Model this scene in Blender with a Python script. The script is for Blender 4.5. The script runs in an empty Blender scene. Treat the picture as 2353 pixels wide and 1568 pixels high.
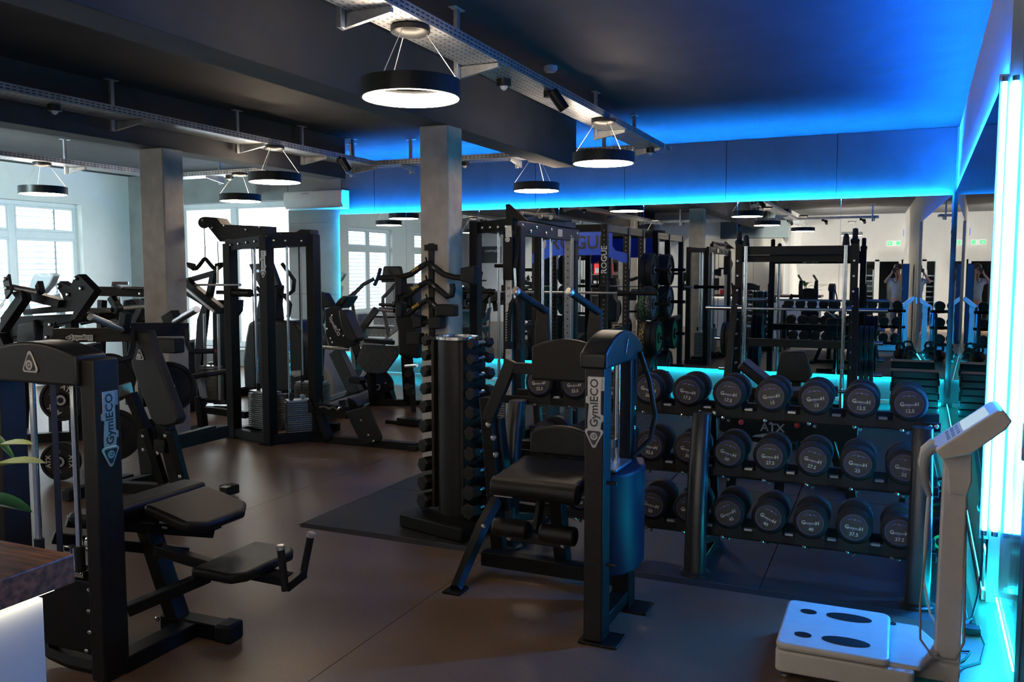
import bpy, math, random
from mathutils import Vector as V, Matrix
random.seed(7)
SC = bpy.context.scene
COL = SC.collection
PI = math.pi
# ---------------------------------------------------------------- camera
F, CX, CY, H = 1965., 1176.5, 784., 1.7
PITCH = math.atan(162 / F); YAW = math.atan2(876.5, math.hypot(F, 162))
FW = V((-math.sin(YAW) * math.cos(PITCH), math.cos(YAW) * math.cos(PITCH), -math.sin(PITCH)))
RT = V((math.cos(YAW), math.sin(YAW), 0)); UP = RT.cross(FW)
cd = bpy.data.cameras.new('camera'); cam = bpy.data.objects.new('camera', cd); COL.objects.link(cam)
cd.sensor_width = 36; cd.lens = F * 36 / 2353; cd.clip_start = .02; cd.clip_end = 200
cam.matrix_world = Matrix(((RT.x, UP.x, -FW.x, 0), (RT.y, UP.y, -FW.y, 0), (RT.z, UP.z, -FW.z, H), (0, 0, 0, 1)))
SC.camera = cam
# ---------------------------------------------------------------- light and exposure
W = bpy.data.worlds.new('overcast_sky'); SC.world = W; W.use_nodes = True
bg = W.node_tree.nodes['Background']; bg.inputs[0].default_value = (.86, .94, 1, 1); bg.inputs[1].default_value = 4.6
LAMP_E = 44.0          # ring pendants
LED_TOP, LED_LOW, LED_TUBE = 1900., 260., 170.
C_TOP, C_LOW, C_TUBE = (.005, .21, 1.), (.003, .40, .60), (.015, .27, 1.)
SC.view_settings.view_transform = 'Standard'; SC.view_settings.look = 'None'
SC.view_settings.exposure = 0.45; SC.view_settings.gamma = 1; SC.view_settings.use_curve_mapping = False
cy = SC.cycles
cy.max_bounces = 9; cy.diffuse_bounces = 4; cy.glossy_bounces = 6; cy.transmission_bounces = 4; cy.transparent_max_bounces = 12
cy.caustics_reflective = False; cy.caustics_refractive = False; cy.sample_clamp_indirect = 3.0; cy.use_denoising = True
def portal(name, loc, rot, sx, sy):
    l = bpy.data.lights.new(name, 'AREA'); l.shape = 'RECTANGLE'; l.size = sx; l.size_y = sy; l.cycles.is_portal = True
    o = bpy.data.objects.new(name, l); o.location = loc; o.rotation_euler = rot; COL.objects.link(o)
for wy in (9.66, 6.55, 3.57, .12): portal('window_portal', (-13.4, wy, 1.75), (0, -PI / 2, 0), 2.2, 2.3)
portal('window_portal', (-10.71, 12.1, 1.6), (-PI / 2, 0, 0), 2.5, 2.6)
# ---------------------------------------------------------------- helpers
def P(px, py, X=None, Y=None, Z=None):
    "the point seen at photo pixel (px, py) on the plane X=, Y= or Z="
    d = FW + RT * ((px - CX) / F) - UP * ((py - CY) / F)
    k = Y / d.y if Y is not None else X / d.x if X is not None else (Z - H) / d.z
    return V((0, 0, H)) + d * k
ORG = {}
class MB:
    def __init__(s): s.v = []; s.f = []
    def add(s, vs, fs):
        n = len(s.v); s.v += [V(p) for p in vs]; s.f += [tuple(i + n for i in f) for f in fs]; return s
    def box(s, c, d, R=None):
        c = V(c); vs = []
        for x in (-.5, .5):
            for y in (-.5, .5):
                for z in (-.5, .5):
                    q = V((x * d[0], y * d[1], z * d[2])); vs.append(c + (R @ q if R else q))
        return s.add(vs, [(0, 1, 3, 2), (4, 6, 7, 5), (0, 4, 5, 1), (2, 3, 7, 6), (0, 2, 6, 4), (1, 5, 7, 3)])
    def bx(s, x0, x1, y0, y1, z0, z1): return s.box(((x0 + x1) / 2, (y0 + y1) / 2, (z0 + z1) / 2), (abs(x1 - x0), abs(y1 - y0), abs(z1 - z0)))
    def bar(s, a, b, w, h, up=(0, 0, 1)):
        a, b = V(a), V(b); t = (b - a); L = t.length; t.normalize(); u = V(up)
        if abs(t.dot(u)) > .98: u = V((0, 1, 0))
        x = u.cross(t).normalized(); y = t.cross(x)
        R = Matrix((x, y, t)).transposed()
        return s.box((a + b) / 2, (w, h, L), R)
    def ring_pts(s, c, u, v, r, n): return [c + u * (r * math.cos(2 * PI * i / n)) + v * (r * math.sin(2 * PI * i / n)) for i in range(n)]
    def frame(s, t):
        t = V(t).normalized(); u = V((0, 0, 1)) if abs(t.z) < .9 else V((1, 0, 0))
        x = u.cross(t).normalized(); return x, t.cross(x)
    def loft(s, rings, cap=True, closed=True):
        n = len(rings[0]); vs = [p for r in rings for p in r]; fs = []
        for k in range(len(rings) - 1):
            for i in range(n if closed else n - 1):
                j = (i + 1) % n; fs.append((k * n + i, k * n + j, (k + 1) * n + j, (k + 1) * n + i))
        if cap: fs.append(tuple(range(n - 1, -1, -1))); fs.append(tuple((len(rings) - 1) * n + i for i in range(n)))
        return s.add(vs, fs)
    def cyl(s, a, b, r, r2=None, n=14, cap=True):
        a, b = V(a), V(b); x, y = s.frame(b - a)
        return s.loft([s.ring_pts(a, x, y, r, n), s.ring_pts(b, x, y, r if r2 is None else r2, n)], cap)
    def lathe(s, prof, o, ax, n=20, cap=True):
        "prof: (distance along ax, radius)"
        o = V(o); ax = V(ax).normalized(); x, y = s.frame(ax)
        return s.loft([s.ring_pts(o + ax * d, x, y, max(r, 1e-4), n) for d, r in prof], cap)
    def tube(s, pts, r, n=8, cap=True):
        pts = [V(p) for p in pts]; rings = []; x = None
        for i, p in enumerate(pts):
            t = (pts[min(i + 1, len(pts) - 1)] - pts[max(i - 1, 0)]).normalized()
            if x is None: x, y = s.frame(t)
            else: x = (x - t * x.dot(t)).normalized(); y = t.cross(x)
            rr = r[i] if isinstance(r, (list, tuple)) else r
            rings.append(s.ring_pts(p, x, y, rr, n))
        return s.loft(rings, cap)
    def prism(s, poly, o, u, v, d):
        "poly of (a, b) in the u, v plane at o, pushed along vector d"
        o, u, v, d = V(o), V(u), V(v), V(d)
        r0 = [o + u * a + v * b for a, b in poly]
        if u.cross(v).dot(d) < 0: r0.reverse()
        return s.loft([r0, [p + d for p in r0]])
    def annulus(s, c, ax, r0, r1, h, n=36):
        c = V(c); ax = V(ax).normalized(); x, y = s.frame(ax); a = ax * h
        rs = [s.ring_pts(c, x, y, r0, n), s.ring_pts(c, x, y, r1, n), s.ring_pts(c + a, x, y, r1, n), s.ring_pts(c + a, x, y, r0, n)]
        return s.loft(rs + [rs[0]], cap=False)
    def text(s, t, size, o, u, v, off=0., align=0.5):
        "flat letters, u to the right, v up; off lifts them along u x v"
        u = V(u).normalized(); v = V(v).normalized(); nrm = u.cross(v); o = V(o) + nrm * off
        vs, fs, w = glyphs(t); 
        return s.add([o + u * ((a - w * align) * size) + v * (b * size) for a, b in vs], fs)
    def build(s, name, m, parent=None, bevel=0, seg=2, ang=35):
        org = ORG.get(parent.name, V((0, 0, 0))) if parent else V((0, 0, 0))
        me = bpy.data.meshes.new(name); me.from_pydata([p - org for p in s.v], [], s.f); me.update()
        me.materials.append(MT[m]); me.polygons.foreach_set('use_smooth', [True] * len(me.polygons))
        me.set_sharp_from_angle(angle=math.radians(ang))
        o = bpy.data.objects.new(name, me); COL.objects.link(o)
        if parent: o.parent = parent; ORG[o.name] = org
        if bevel:
            b = o.modifiers.new('bevel', 'BEVEL'); b.width = bevel; b.segments = seg; b.limit_method = 'ANGLE'; b.angle_limit = math.radians(40)
            b.harden_normals = False
        return o
_G = {}
BOLD = {'ROGUE', 'ATX', 'GymlECO', 'MAG', '12.5', '15', '17.5', '20', '22.5', '25', '27.5', '30', '32.5', '35', '37.5', '40', '45', '50', '55', 'G', 'H', 'OODROUG'}
def glyphs(t):
    if t not in _G:
        heavy = .022 if t in BOLD else 0
        c = bpy.data.curves.new('t', 'FONT'); c.body = t; c.size = 1; c.resolution_u = 2; c.fill_mode = 'FRONT'; c.offset = heavy
        o = bpy.data.objects.new('t', c); COL.objects.link(o); bpy.context.view_layer.update()
        me = bpy.data.meshes.new_from_object(o.evaluated_get(bpy.context.evaluated_depsgraph_get()))
        vs = [(p.co.x, p.co.y) for p in me.vertices]; fs = [tuple(p.vertices) for p in me.polygons]
        x0 = min(a for a, b in vs); x1 = max(a for a, b in vs)
        _G[t] = ([(a - x0, b) for a, b in vs], fs, x1 - x0)
        bpy.data.objects.remove(o); bpy.data.curves.remove(c); bpy.data.meshes.remove(me)
    return _G[t]
def tag(o, label=None, cat=None, group=None, kind=None):
    for k, x in (('label', label), ('category', cat), ('group', group), ('kind', kind)):
        if x: o[k] = x
    return o
def thing(name, label, cat, loc=(0, 0, 0), group=None):
    o = bpy.data.objects.new(name, None); o.empty_display_size = .1; COL.objects.link(o); o.location = loc; ORG[o.name] = V(loc)
    return tag(o, label, cat, group)
def struct(o): o['kind'] = 'structure'; return o
def dup(root, loc=None, rot=None, label=None, parent=None):
    r = root.copy(); COL.objects.link(r)
    if parent: r.parent = parent
    if loc is not None: r.location = loc
    if rot is not None: r.rotation_euler = rot
    if label: r['label'] = label
    ORG[r.name] = V(r.location)
    for c in root.children: dup(c, parent=r)
    return r
def one(name, mb, m, label, cat, group=None, bevel=0, seg=2, ang=35):
    "a thing that is a single mesh, its origin at its base"
    lo = V([min(p[i] for p in mb.v) for i in range(3)]); hi = V([max(p[i] for p in mb.v) for i in range(3)])
    c = V(((lo.x + hi.x) / 2, (lo.y + hi.y) / 2, lo.z)); mb.v = [p - c for p in mb.v]
    o = mb.build(name, m, None, bevel, seg, ang); o.location = c; ORG[o.name] = c
    return tag(o, label, cat, group)
def X(v): return V((v, 0, 0))
def rrect(w, h, r, n=5):
    out = []
    for cx, cy_, a0 in ((w / 2 - r, h / 2 - r, 0), (-w / 2 + r, h / 2 - r, 90), (-w / 2 + r, -h / 2 + r, 180), (w / 2 - r, -h / 2 + r, 270)):
        for i in range(n + 1):
            a = math.radians(a0 + 90 * i / n); out.append((cx + r * math.cos(a), cy_ + r * math.sin(a)))
    return out
# ---------------------------------------------------------------- materials
MT = {}
def mat(name, col, rough=.5, metal=0., var=.12, scale=25., bump=0., bscale=200., rvar=.0, emit=None, es=0., spec=.5, stretch=None, coat=0.):
    m = bpy.data.materials.new(name); m.use_nodes = True; nt = m.node_tree; N = nt.nodes; L = nt.links
    b = N['Principled BSDF']; b.inputs['Roughness'].default_value = rough; b.inputs['Metallic'].default_value = metal
    b.inputs['Specular IOR Level'].default_value = spec; b.inputs['Coat Weight'].default_value = coat
    tc = N.new('ShaderNodeTexCoord'); mp = N.new('ShaderNodeMapping'); L.new(tc.outputs['Object'], mp.inputs[0])
    if stretch: mp.inputs['Scale'].default_value = stretch
    nz = N.new('ShaderNodeTexNoise'); nz.inputs['Scale'].default_value = scale; nz.inputs['Detail'].default_value = 4; L.new(mp.outputs[0], nz.inputs['Vector'])
    rp = N.new('ShaderNodeValToRGB'); L.new(nz.outputs['Fac'], rp.inputs[0])
    lo = [max(0, c * (1 - var)) for c in col]; hi = [min(1, c * (1 + var)) for c in col]
    rp.color_ramp.elements[0].position = .3; rp.color_ramp.elements[1].position = .7
    rp.color_ramp.elements[0].color = (*lo, 1); rp.color_ramp.elements[1].color = (*hi, 1)
    L.new(rp.outputs[0], b.inputs['Base Color'])
    if rvar:
        mr = N.new('ShaderNodeMapRange'); mr.inputs['To Min'].default_value = max(.02, rough - rvar); mr.inputs['To Max'].default_value = rough + rvar
        L.new(nz.outputs['Fac'], mr.inputs['Value']); L.new(mr.outputs[0], b.inputs['Roughness'])
    if bump:
        n2 = N.new('ShaderNodeTexNoise'); n2.inputs['Scale'].default_value = bscale; L.new(mp.outputs[0], n2.inputs['Vector'])
        bp = N.new('ShaderNodeBump'); bp.inputs['Strength'].default_value = bump; bp.inputs['Distance'].default_value = .004
        L.new(n2.outputs['Fac'], bp.inputs['Height']); L.new(bp.outputs[0], b.inputs['Normal'])
    if emit: b.inputs['Emission Color'].default_value = (*emit, 1); b.inputs['Emission Strength'].default_value = es
    MT[name] = m; return m
mat('black_metal', (.007, .007, .0072), .42, 0, .2, 60, .12, 400, spec=.17)
mat('brown_black_metal', (.013, .0115, .0105), .45, 0, .2, 60, .12, 400, spec=.18)
mat('grey_metal', (.035, .036, .038), .32, .5, .15, 60, .08, 400)
mat('vinyl', (.009, .0085, .0085), .4, 0, .2, 18, .25, 350, .06, spec=.24)
mat('rubber', (.007, .007, .0075), .6, 0, .25, 40, .2, 300, spec=.3)
mat('chrome', (.72, .74, .76), .16, 1, .05, 30)
mat('satin_steel', (.55, .57, .6), .32, .9, .1, 30)
mat('galvanised', (.50, .52, .54), .36, .75, .22, 9, .05, 60, .08)
mat('stack_steel', (.22, .225, .215), .38, .7, .1, 30)
mat('silver', (.62, .6, .58), .3, .7, .08, 40)
mat('bolt', (.6, .62, .62), .25, .9, .05, 40)
mat('concrete', (.52, .49, .43), .75, 0, .16, 7, .25, 60)
mat('wall_concrete', (.22, .23, .23), .7, 0, .16, 2.2, .2, 40)
mat('ceiling_paint', (.030, .031, .034), .8, 0, .18, 3, .1, 120)
mat('white_paint', (.78, .78, .76), .7, 0, .03, 4, .05, 150)
mat('grey_panel', (.34, .32, .28), .5, 0, .04, 3)
mat('dark_paint', (.065, .085, .09), .7, 0, .1, 4)
mat('floor_base', (.012, .011, .011), .8)
mat('mat_rubber', (.017, .0175, .018), .5, 0, .25, 120, .15, 400, .06)
mat('white_plastic', (.74, .72, .68), .38, 0, .04, 20)
mat('grey_plastic', (.30, .33, .36), .4, 0, .06, 20)
mat('dark_plastic', (.010, .0105, .0115), .38, 0, .1, 30, spec=.25)
mat('blue_paint', (.004, .06, .55), .45, 0, .08, 20)
mat('deep_blue_plastic', (.008, .013, .035), .4, 0, .1, 20, spec=.2)
mat('letter_white', (.78, .78, .76), .5, 0, .03, 40)
mat('letter_dark', (.012, .012, .014), .4, 0, .1, 40)
mat('letter_yellow', (.65, .45, .03), .5, 0, .05, 40)
mat('label_face', (.05, .043, .041), .42, 0, .25, 35, spec=.3)
mat('violet_line', (.12, .12, .55), .4, 0, .1, 40)
mat('frame_white', (.72, .75, .77), .4, 0, .03, 10)
mat('blind', (.20, .235, .28), .4, .1, .05, 10)
mat('red', (.55, .02, .03), .4, 0, .1, 30)
mat('green', (.02, .42, .12), .5, 0, .06, 30)
mat('blue_cloth', (.36, .47, .62), .85, 0, .12, 14, .2, 120)
mat('trousers', (.17, .165, .17), .85, 0, .15, 14, .2, 120)
mat('skin', (.52, .30, .22), .5, 0, .1, 14)
mat('hair', (.03, .02, .015), .6, 0, .3, 60)
mat('leaf', (.30, .38, .07), .4, 0, .55, 9, .1, 40, 0, None, 0, .5, (1, 1, 1))
mat('leaf_dark', (.02, .12, .04), .4, 0, .3, 30)
mat('soil', (.03, .02, .012), .9, 0, .4, 60)
mat('brown_frame', (.05, .04, .035), .5, 0, .15, 12)
mat('lamp_light', (.8, .8, .8), .5, emit=(1., .80, .58), es=LAMP_E)
mat('led_top', (.5, .5, .5), .5, emit=C_TOP, es=LED_TOP)
mat('led_side', (.5, .5, .5), .5, emit=(.003, .14, 1.), es=LED_TOP * 2.1)
mat('led_low', (.5, .5, .5), .5, emit=C_LOW, es=LED_LOW)
mat('led_tube', (.5, .5, .5), .5, emit=C_TUBE, es=LED_TUBE)
mat('led_counter', (.5, .5, .5), .5, emit=(1., .96, .70), es=11)
mat('screen', (.02, .02, .02), .2, emit=(.55, .75, .9), es=.55)
mat('gloss_panel', (.10, .105, .11), .12, 0, .3, 3, .5, 5, .08)
mat('exit_green', (.02, .3, .1), .4, emit=(.03, .6, .25), es=.5)
mat('exit_white', (.8, .8, .8), .4, emit=(.9, 1, .95), es=.25)
mat('mirror', (.76, .80, .81), .0, 1, .004, 1)
mat('speckle', (.012, .012, .013), .65)
def speckled(name, col2, scale=90, thr=.63, base=(.010, .010, .011)):
    m = mat(name, base, .65); nt = m.node_tree; N = nt.nodes; b = N['Principled BSDF']
    for l in list(b.inputs['Base Color'].links): nt.links.remove(l)
    tc = N.new('ShaderNodeTexCoord'); nz = N.new('ShaderNodeTexNoise'); nz.inputs['Scale'].default_value = scale; nz.inputs['Detail'].default_value = 0
    rp = N.new('ShaderNodeValToRGB'); rp.color_ramp.interpolation = 'CONSTANT'
    rp.color_ramp.elements[0].color = (*base, 1); rp.color_ramp.elements[1].position = thr; rp.color_ramp.elements[1].color = (*col2, 1)
    nt.links.new(tc.outputs['Object'], nz.inputs['Vector']); nt.links.new(nz.outputs['Fac'], rp.inputs[0]); nt.links.new(rp.outputs[0], b.inputs['Base Color'])
speckled('speckle_yellow', (.75, .5, .06)); speckled('speckle_green', (.05, .35, .10)); speckled('speckle_white', (.6, .6, .55), 110, .66); speckled('speckle_grey', (.12, .13, .14), 160, .62)
def vinyl_floor():
    m = mat('floor_vinyl', (.165, .105, .070), .36, 0, .22, 1.6, .03, 250, .08)
    nt = m.node_tree; N = nt.nodes; b = N['Principled BSDF']; old = b.inputs['Base Color'].links[0].from_socket
    tc = N.new('ShaderNodeTexCoord'); nz = N.new('ShaderNodeTexNoise'); nz.inputs['Scale'].default_value = 70; nz.inputs['Detail'].default_value = 5
    nt.links.new(tc.outputs['Object'], nz.inputs['Vector'])
    mx = N.new('ShaderNodeMixRGB'); mx.blend_type = 'OVERLAY'; mx.inputs[0].default_value = .3
    nt.links.new(old, mx.inputs[1]); nt.links.new(nz.outputs['Fac'], mx.inputs[2]); nt.links.new(mx.outputs[0], b.inputs['Base Color'])
vinyl_floor()
def wood():
    m = mat('dark_wood', (.10, .045, .028), .38); nt = m.node_tree; N = nt.nodes; b = N['Principled BSDF']
    tc = N.new('ShaderNodeTexCoord'); mp = N.new('ShaderNodeMapping'); mp.inputs['Scale'].default_value = (1.2, 14, 14)
    wv = N.new('ShaderNodeTexNoise'); wv.inputs['Scale'].default_value = 4.6; wv.inputs['Detail'].default_value = 6
    rp = N.new('ShaderNodeValToRGB'); rp.color_ramp.elements[0].color = (.06, .026, .016, 1); rp.color_ramp.elements[1].color = (.26, .11, .06, 1)
    rp.color_ramp.elements[0].position = .35; rp.color_ramp.elements[1].position = .65
    nt.links.new(tc.outputs['Object'], mp.inputs[0]); nt.links.new(mp.outputs[0], wv.inputs['Vector']); nt.links.new(wv.outputs['Fac'], rp.inputs[0]); nt.links.new(rp.outputs[0], b.inputs['Base Color'])
wood()
def glass():
    m = bpy.data.materials.new('glass'); m.use_nodes = True; nt = m.node_tree; N = nt.nodes; N.remove(N['Principled BSDF'])
    t = N.new('ShaderNodeBsdfTransparent'); t.inputs[0].default_value = (.93, .96, .97, 1); g = N.new('ShaderNodeBsdfGlossy'); g.inputs['Roughness'].default_value = .02
    fr = N.new('ShaderNodeFresnel'); fr.inputs[0].default_value = 1.45; mx = N.new('ShaderNodeMixShader')
    ge = N.new('ShaderNodeNewGeometry'); mm = N.new('ShaderNodeMath'); mm.operation = 'SUBTRACT'; mm.use_clamp = True   # only the front face reflects
    nt.links.new(fr.outputs[0], mm.inputs[0]); nt.links.new(ge.outputs['Backfacing'], mm.inputs[1])
    nt.links.new(mm.outputs[0], mx.inputs[0]); nt.links.new(t.outputs[0], mx.inputs[1]); nt.links.new(g.outputs[0], mx.inputs[2]); nt.links.new(mx.outputs[0], N['Material Output'].inputs[0])
    MT['glass'] = m
glass()
# ================================================================ THE ROOM
XL, YB, YR, ZC = -13.15, 11.88, -5.4, 3.45
TR = .0272
def xr(y): return .68 - (YB - y) * TR          # the right wall leans a little
RDIR = V((TR, 1, 0)).normalized(); RN = V((-1, TR, 0)).normalized()
# floor: brown vinyl laid in two metre sheets, seams left open
fl = struct(MB().bx(-13.4, 1.0, -8.2, 12.1, -.2, -.004).build('floor', 'floor_base'))
x = -14.16
while x < .95:
    MB().bx(max(x, XL - .1) + .002, min(x + 2, .95) - .002, -8.1, YB + .05, -.004, 0).build('vinyl_sheet', 'floor_vinyl', fl); x += 2
ce = struct(MB().bx(-13.4, 1.0, -5.6, 12.1, ZC, ZC + .2).build('ceiling', 'ceiling_paint'))
struct(MB().bx(-3.75, -3.46, -5.35, 9.65, 2.92, ZC).build('trim_1', 'ceiling_paint', None, .006))
struct(MB().bx(-7.02, -6.72, -2.2, 9.65, 2.92, ZC).build('trim_2', 'ceiling_paint', None, .006))
# back wall: cast concrete bays with open joints, a wide window on the left
wb = struct(MB().bx(-13.4, -11.97, 11.9, 12.1, 0, ZC).bx(-9.45, 1.0, 11.9, 12.1, 0, ZC).bx(-11.97, -9.45, 11.9, 12.1, 2.9, ZC).bx(-11.97, -9.45, 11.9, 12.1, 0, .33).build('wall_back', 'wall_concrete'))
def bay(x0, x1, z0, z1, m='wall_concrete'): MB().bx(x0 + .003, x1 - .003, 11.88, 11.9, z0 + .003, z1 - .003)  .build('concrete_bay', m, wb, .003, 1)
xs = [-9.45, -8.36, -7.72, -6.31, -4.9, -3.53, -2.11, -.71, .66]
for a, b in zip(xs, xs[1:]): bay(a, b, 2.5 if b < -8.3 else 2.2, ZC, 'wall_concrete' if b < -8.3 else 'dark_paint')
bay(-9.45, -8.36, 1.3, 2.5); bay(-9.45, -8.36, 0, 1.3); bay(-13.15, -11.97, 0, 1.3); bay(-13.15, -11.97, 1.3, ZC); bay(-11.97, -9.45, 2.9, ZC); bay(-11.97, -9.45, 0, .33)
for i, (a, b) in enumerate(zip([-8.36, -7.09, -5.8, -4.5, -3.23, -1.94, -.64], [-7.09, -5.8, -4.5, -3.23, -1.94, -.64, .63])): bay(a, b, 0, .36)
struct(MB().bx(-8.36, .6, 11.86, 11.88, 0, .05).build('baseboard_back', 'white_paint', None, .003))
# left wall with three tall windows
WIN = [(8.45, 10.85), (5.5, 7.6), (2.5, 4.65), (-1., 1.25)]
m = MB(); y = -2.4
for a, b in sorted(WIN): m.bx(-13.4, XL, y, a, 0, ZC); m.bx(-13.4, XL, a, b, 2.86, ZC); m.bx(-13.4, XL, a, b, 0, .55); y = b
m.bx(-13.4, XL, y, 12.1, 0, ZC); struct(m.build('wall_left', 'white_paint'))
slat = None
def window_frame(i, a, b, z0, z1, zt, along, at_, mid, depth=.07):
    "along 'y' or 'x'; frame bars, one mullion, a transom, four panes"
    def q(m_, u0, u1, z_0, z_1, d0=0, d1=depth):
        return m_.bx(at_ + d0, at_ + d1, u0, u1, z_0, z_1) if along == 'y' else m_.bx(u0, u1, at_ + d0, at_ + d1, z_0, z_1)
    m_ = MB(); w = .075
    q(m_, a, b, z1 - w, z1); q(m_, a, b, z0, z0 + w); q(m_, a, a + w, z0 + w, z1 - w); q(m_, b - w, b, z0 + w, z1 - w); q(m_, mid - .06, mid + .06, z0 + w, z1 - w)
    if zt: q(m_, a + w, mid - .06, zt - .06, zt + .06); q(m_, mid + .06, b - w, zt - .06, zt + .06)
    wn = struct(m_.build('window_%d' % i, 'frame_white', None, .006))
    zz = [z0 + w] + ([zt - .06, zt + .06] if zt else []) + [z1 - w]
    for u0, u1 in ((a + w, mid - .06), (mid + .06, b - w)):
        for k in range(0, len(zz), 2):
            m2 = MB(); q(m2, u0, u1, zz[k], zz[k] + .035, .012, .058); q(m2, u0, u1, zz[k + 1] - .035, zz[k + 1], .012, .058); q(m2, u0, u0 + .035, zz[k] + .035, zz[k + 1] - .035, .012, .058); q(m2, u1 - .035, u1, zz[k] + .035, zz[k + 1] - .035, .012, .058)
            m2.build('sash', 'frame_white', wn, .004)
            q(MB(), u0 + .035, u1 - .035, zz[k] + .035, zz[k + 1] - .035, .03, .036).build('pane', 'glass', wn)
    m3 = MB(); q(m3, a, b, z0 - .03, z0, 0, .2 if along == 'y' else -.0); 
    return wn
for i, (a, b) in enumerate(WIN):
    mid = a + 1.15 if i == 0 else (a + b) / 2
    wn = window_frame(i + 1, a, b, .55, 2.86, 2.3, 'y', -13.33, mid)
    MB().bx(-13.26, -13.11, a - .03, b + .03, .52, .55).build('sill', 'frame_white', wn, .006)
    for u0, u1 in ((a + .02, mid), (mid, b - .02)):
        for k in range(23):
            z = .62 + k * .1
            s_ = MB().box((0, 0, 0), (.078, u1 - u0 - .02, .004), Matrix.Rotation(math.radians(24), 3, 'Y')).build('blind_slat', 'blind', None)
            s_.location = (-13.47, (u0 + u1) / 2, z); s_.parent = wn
        MB().bx(-13.475, -13.465, u1 - .3, u1 - .27, .6, 2.86).build('blind_cord', 'blind', wn)
wn = window_frame(5, -11.97, -9.45, .33, 2.9, None, 'x', 12.0, -10.74, .07)
MB().bx(-12.0, -9.42, 11.84, 12.0, .29, .33).build('sill', 'frame_white', wn, .006)
# right wall
def rbox(m_, y0, y1, z0, z1, d0, d1):
    "box lying along the right wall, d measured from the wall into the room"
    ps = []
    for y_, d in ((y0, d0), (y1, d0), (y1, d1), (y0, d1)): ps.append(V((xr(y_), y_, 0)) + RN * d)
    vs = [p + V((0, 0, z0)) for p in ps] + [p + V((0, 0, z1)) for p in ps]
    return m_.add(vs, [(0, 1, 2, 3), (7, 6, 5, 4), (0, 4, 5, 1), (1, 5, 6, 2), (2, 6, 7, 3), (3, 7, 4, 0)])
wr_ = struct(rbox(rbox(MB(), -5.6, 4.90, 0, ZC, -.25, -.06), 4.90, YB + .1, 0, ZC, -.25, 0).build('wall_right', 'white_paint'))
rbox(MB(), 3.96, 4.895, .06, 2.9, -.06, -.052).build('gloss_panel', 'gloss_panel', wr_, .003)
# rear walls, behind the camera
m = MB().bx(-2.9, -.84, -5.6, YR, 0, ZC).bx(-.84, .42, -5.6, YR, 2.04, ZC); struct(m.build('wall_rear', 'white_paint'))
struct(MB().bx(-13.4, -2.9, -2.45, -2.25, 0, ZC).bx(-2.95, -2.75, -5.6, -2.45, 0, ZC).build('wall_side', 'white_paint'))
struct(MB().bx(-4.7, -2.78, -2.25, -2.05, 2.64, ZC).build('trim_3', 'dark_paint', None, .005))
m = MB().bx(-.84, -.78, -5.62, -5.36, 0, 2.04).bx(-.54, -.40, -5.62, -5.36, 0, 2.04).bx(.14, .22, -5.62, -5.36, 0, 2.04).bx(-.78, .14, -5.62, -5.36, 1.98, 2.04)
d1 = struct(m.build('door_1', 'frame_white', None, .006)); MB().bx(-.78, -.54, -5.5, -5.49, 0, 1.98).build('pane', 'glass', d1)
struct(MB().bx(-1.6, .5, -8.2, -8.1, 0, 3).bx(-1.7, -1.6, -8.2, -5.6, 0, 3).bx(.4, .5, -8.2, -5.6, 0, 3).bx(-1.7, .5, -8.2, -5.6, 3, 3.1).build('wall_corridor', 'dark_paint'))
st = thing('staircase', 'grey staircase seen through the door opening behind', 'staircase', (-.95, -7.2, 0))
for k in range(9): MB().bx(-1.55, -.6, -7.95 + k * .24, -7.65 + k * .24, .16 + k * .17, .2 + k * .17).build('step', 'grey_plastic', st, .004)
MB().bar((-.58, -8.0, .02), (-.58, -5.75, 1.62), .04, .26).build('stringer', 'grey_plastic', st)
# columns
def column(x0, x1, y0, y1, z1=2.92): return struct(MB().bx(x0, x1, y0, y1, 0, z1).build('column', 'concrete', None, .014, 2))
column(-3.715, -3.44, 6.42, 6.68); column(-6.98, -6.66, 6.45, 6.72); column(-7.05, -6.6, .1, .45, ZC)
# mirrors
xm = [-8.36, -7.09, -5.8, -4.5, -3.23, -1.94, -.64, .632]
side = ['leftmost mirror panel on back wall beside the air conditioner', 'second mirror panel from the left on the back wall', 'third mirror panel from the left on the back wall, behind the column', 'middle mirror panel of the back wall, behind the cable station', 'mirror panel of the back wall right behind the power rack', 'mirror panel of the back wall behind the guided barbell machine', 'rightmost mirror panel of the back wall, ending in the corner']
for a, b, l in zip(xm, xm[1:], side):
    one('mirror_panel', MB().bx(a + .0015, b - .0015, 11.815, 11.825, .35, 2.62), 'mirror', l, 'mirror', 'mirror panels on the back wall')
ym = [4.915, 5.6, 6.6, 7.85, 9.15, 10.45, 11.79]
for k, (a, b) in enumerate(zip(ym, ym[1:])):
    one('wall_mirror', rbox(MB(), a + .0015, b - .0015, .07, 2.65, .008, .018), 'mirror', ['nearest mirror panel of the right wall, beside the light tube', 'mirror panel of the right wall behind the body scale', 'third nearest mirror panel of the right wall', 'fourth nearest mirror panel of the right wall', 'second farthest mirror panel of the right wall', 'farthest mirror panel of the right wall, at the corner'][k], 'mirror', 'mirror panels on the right wall')
struct(rbox(MB(), 4.92, 11.8, 0, .05, .0, .02).build('baseboard_right', 'white_paint', None, .003))
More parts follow.
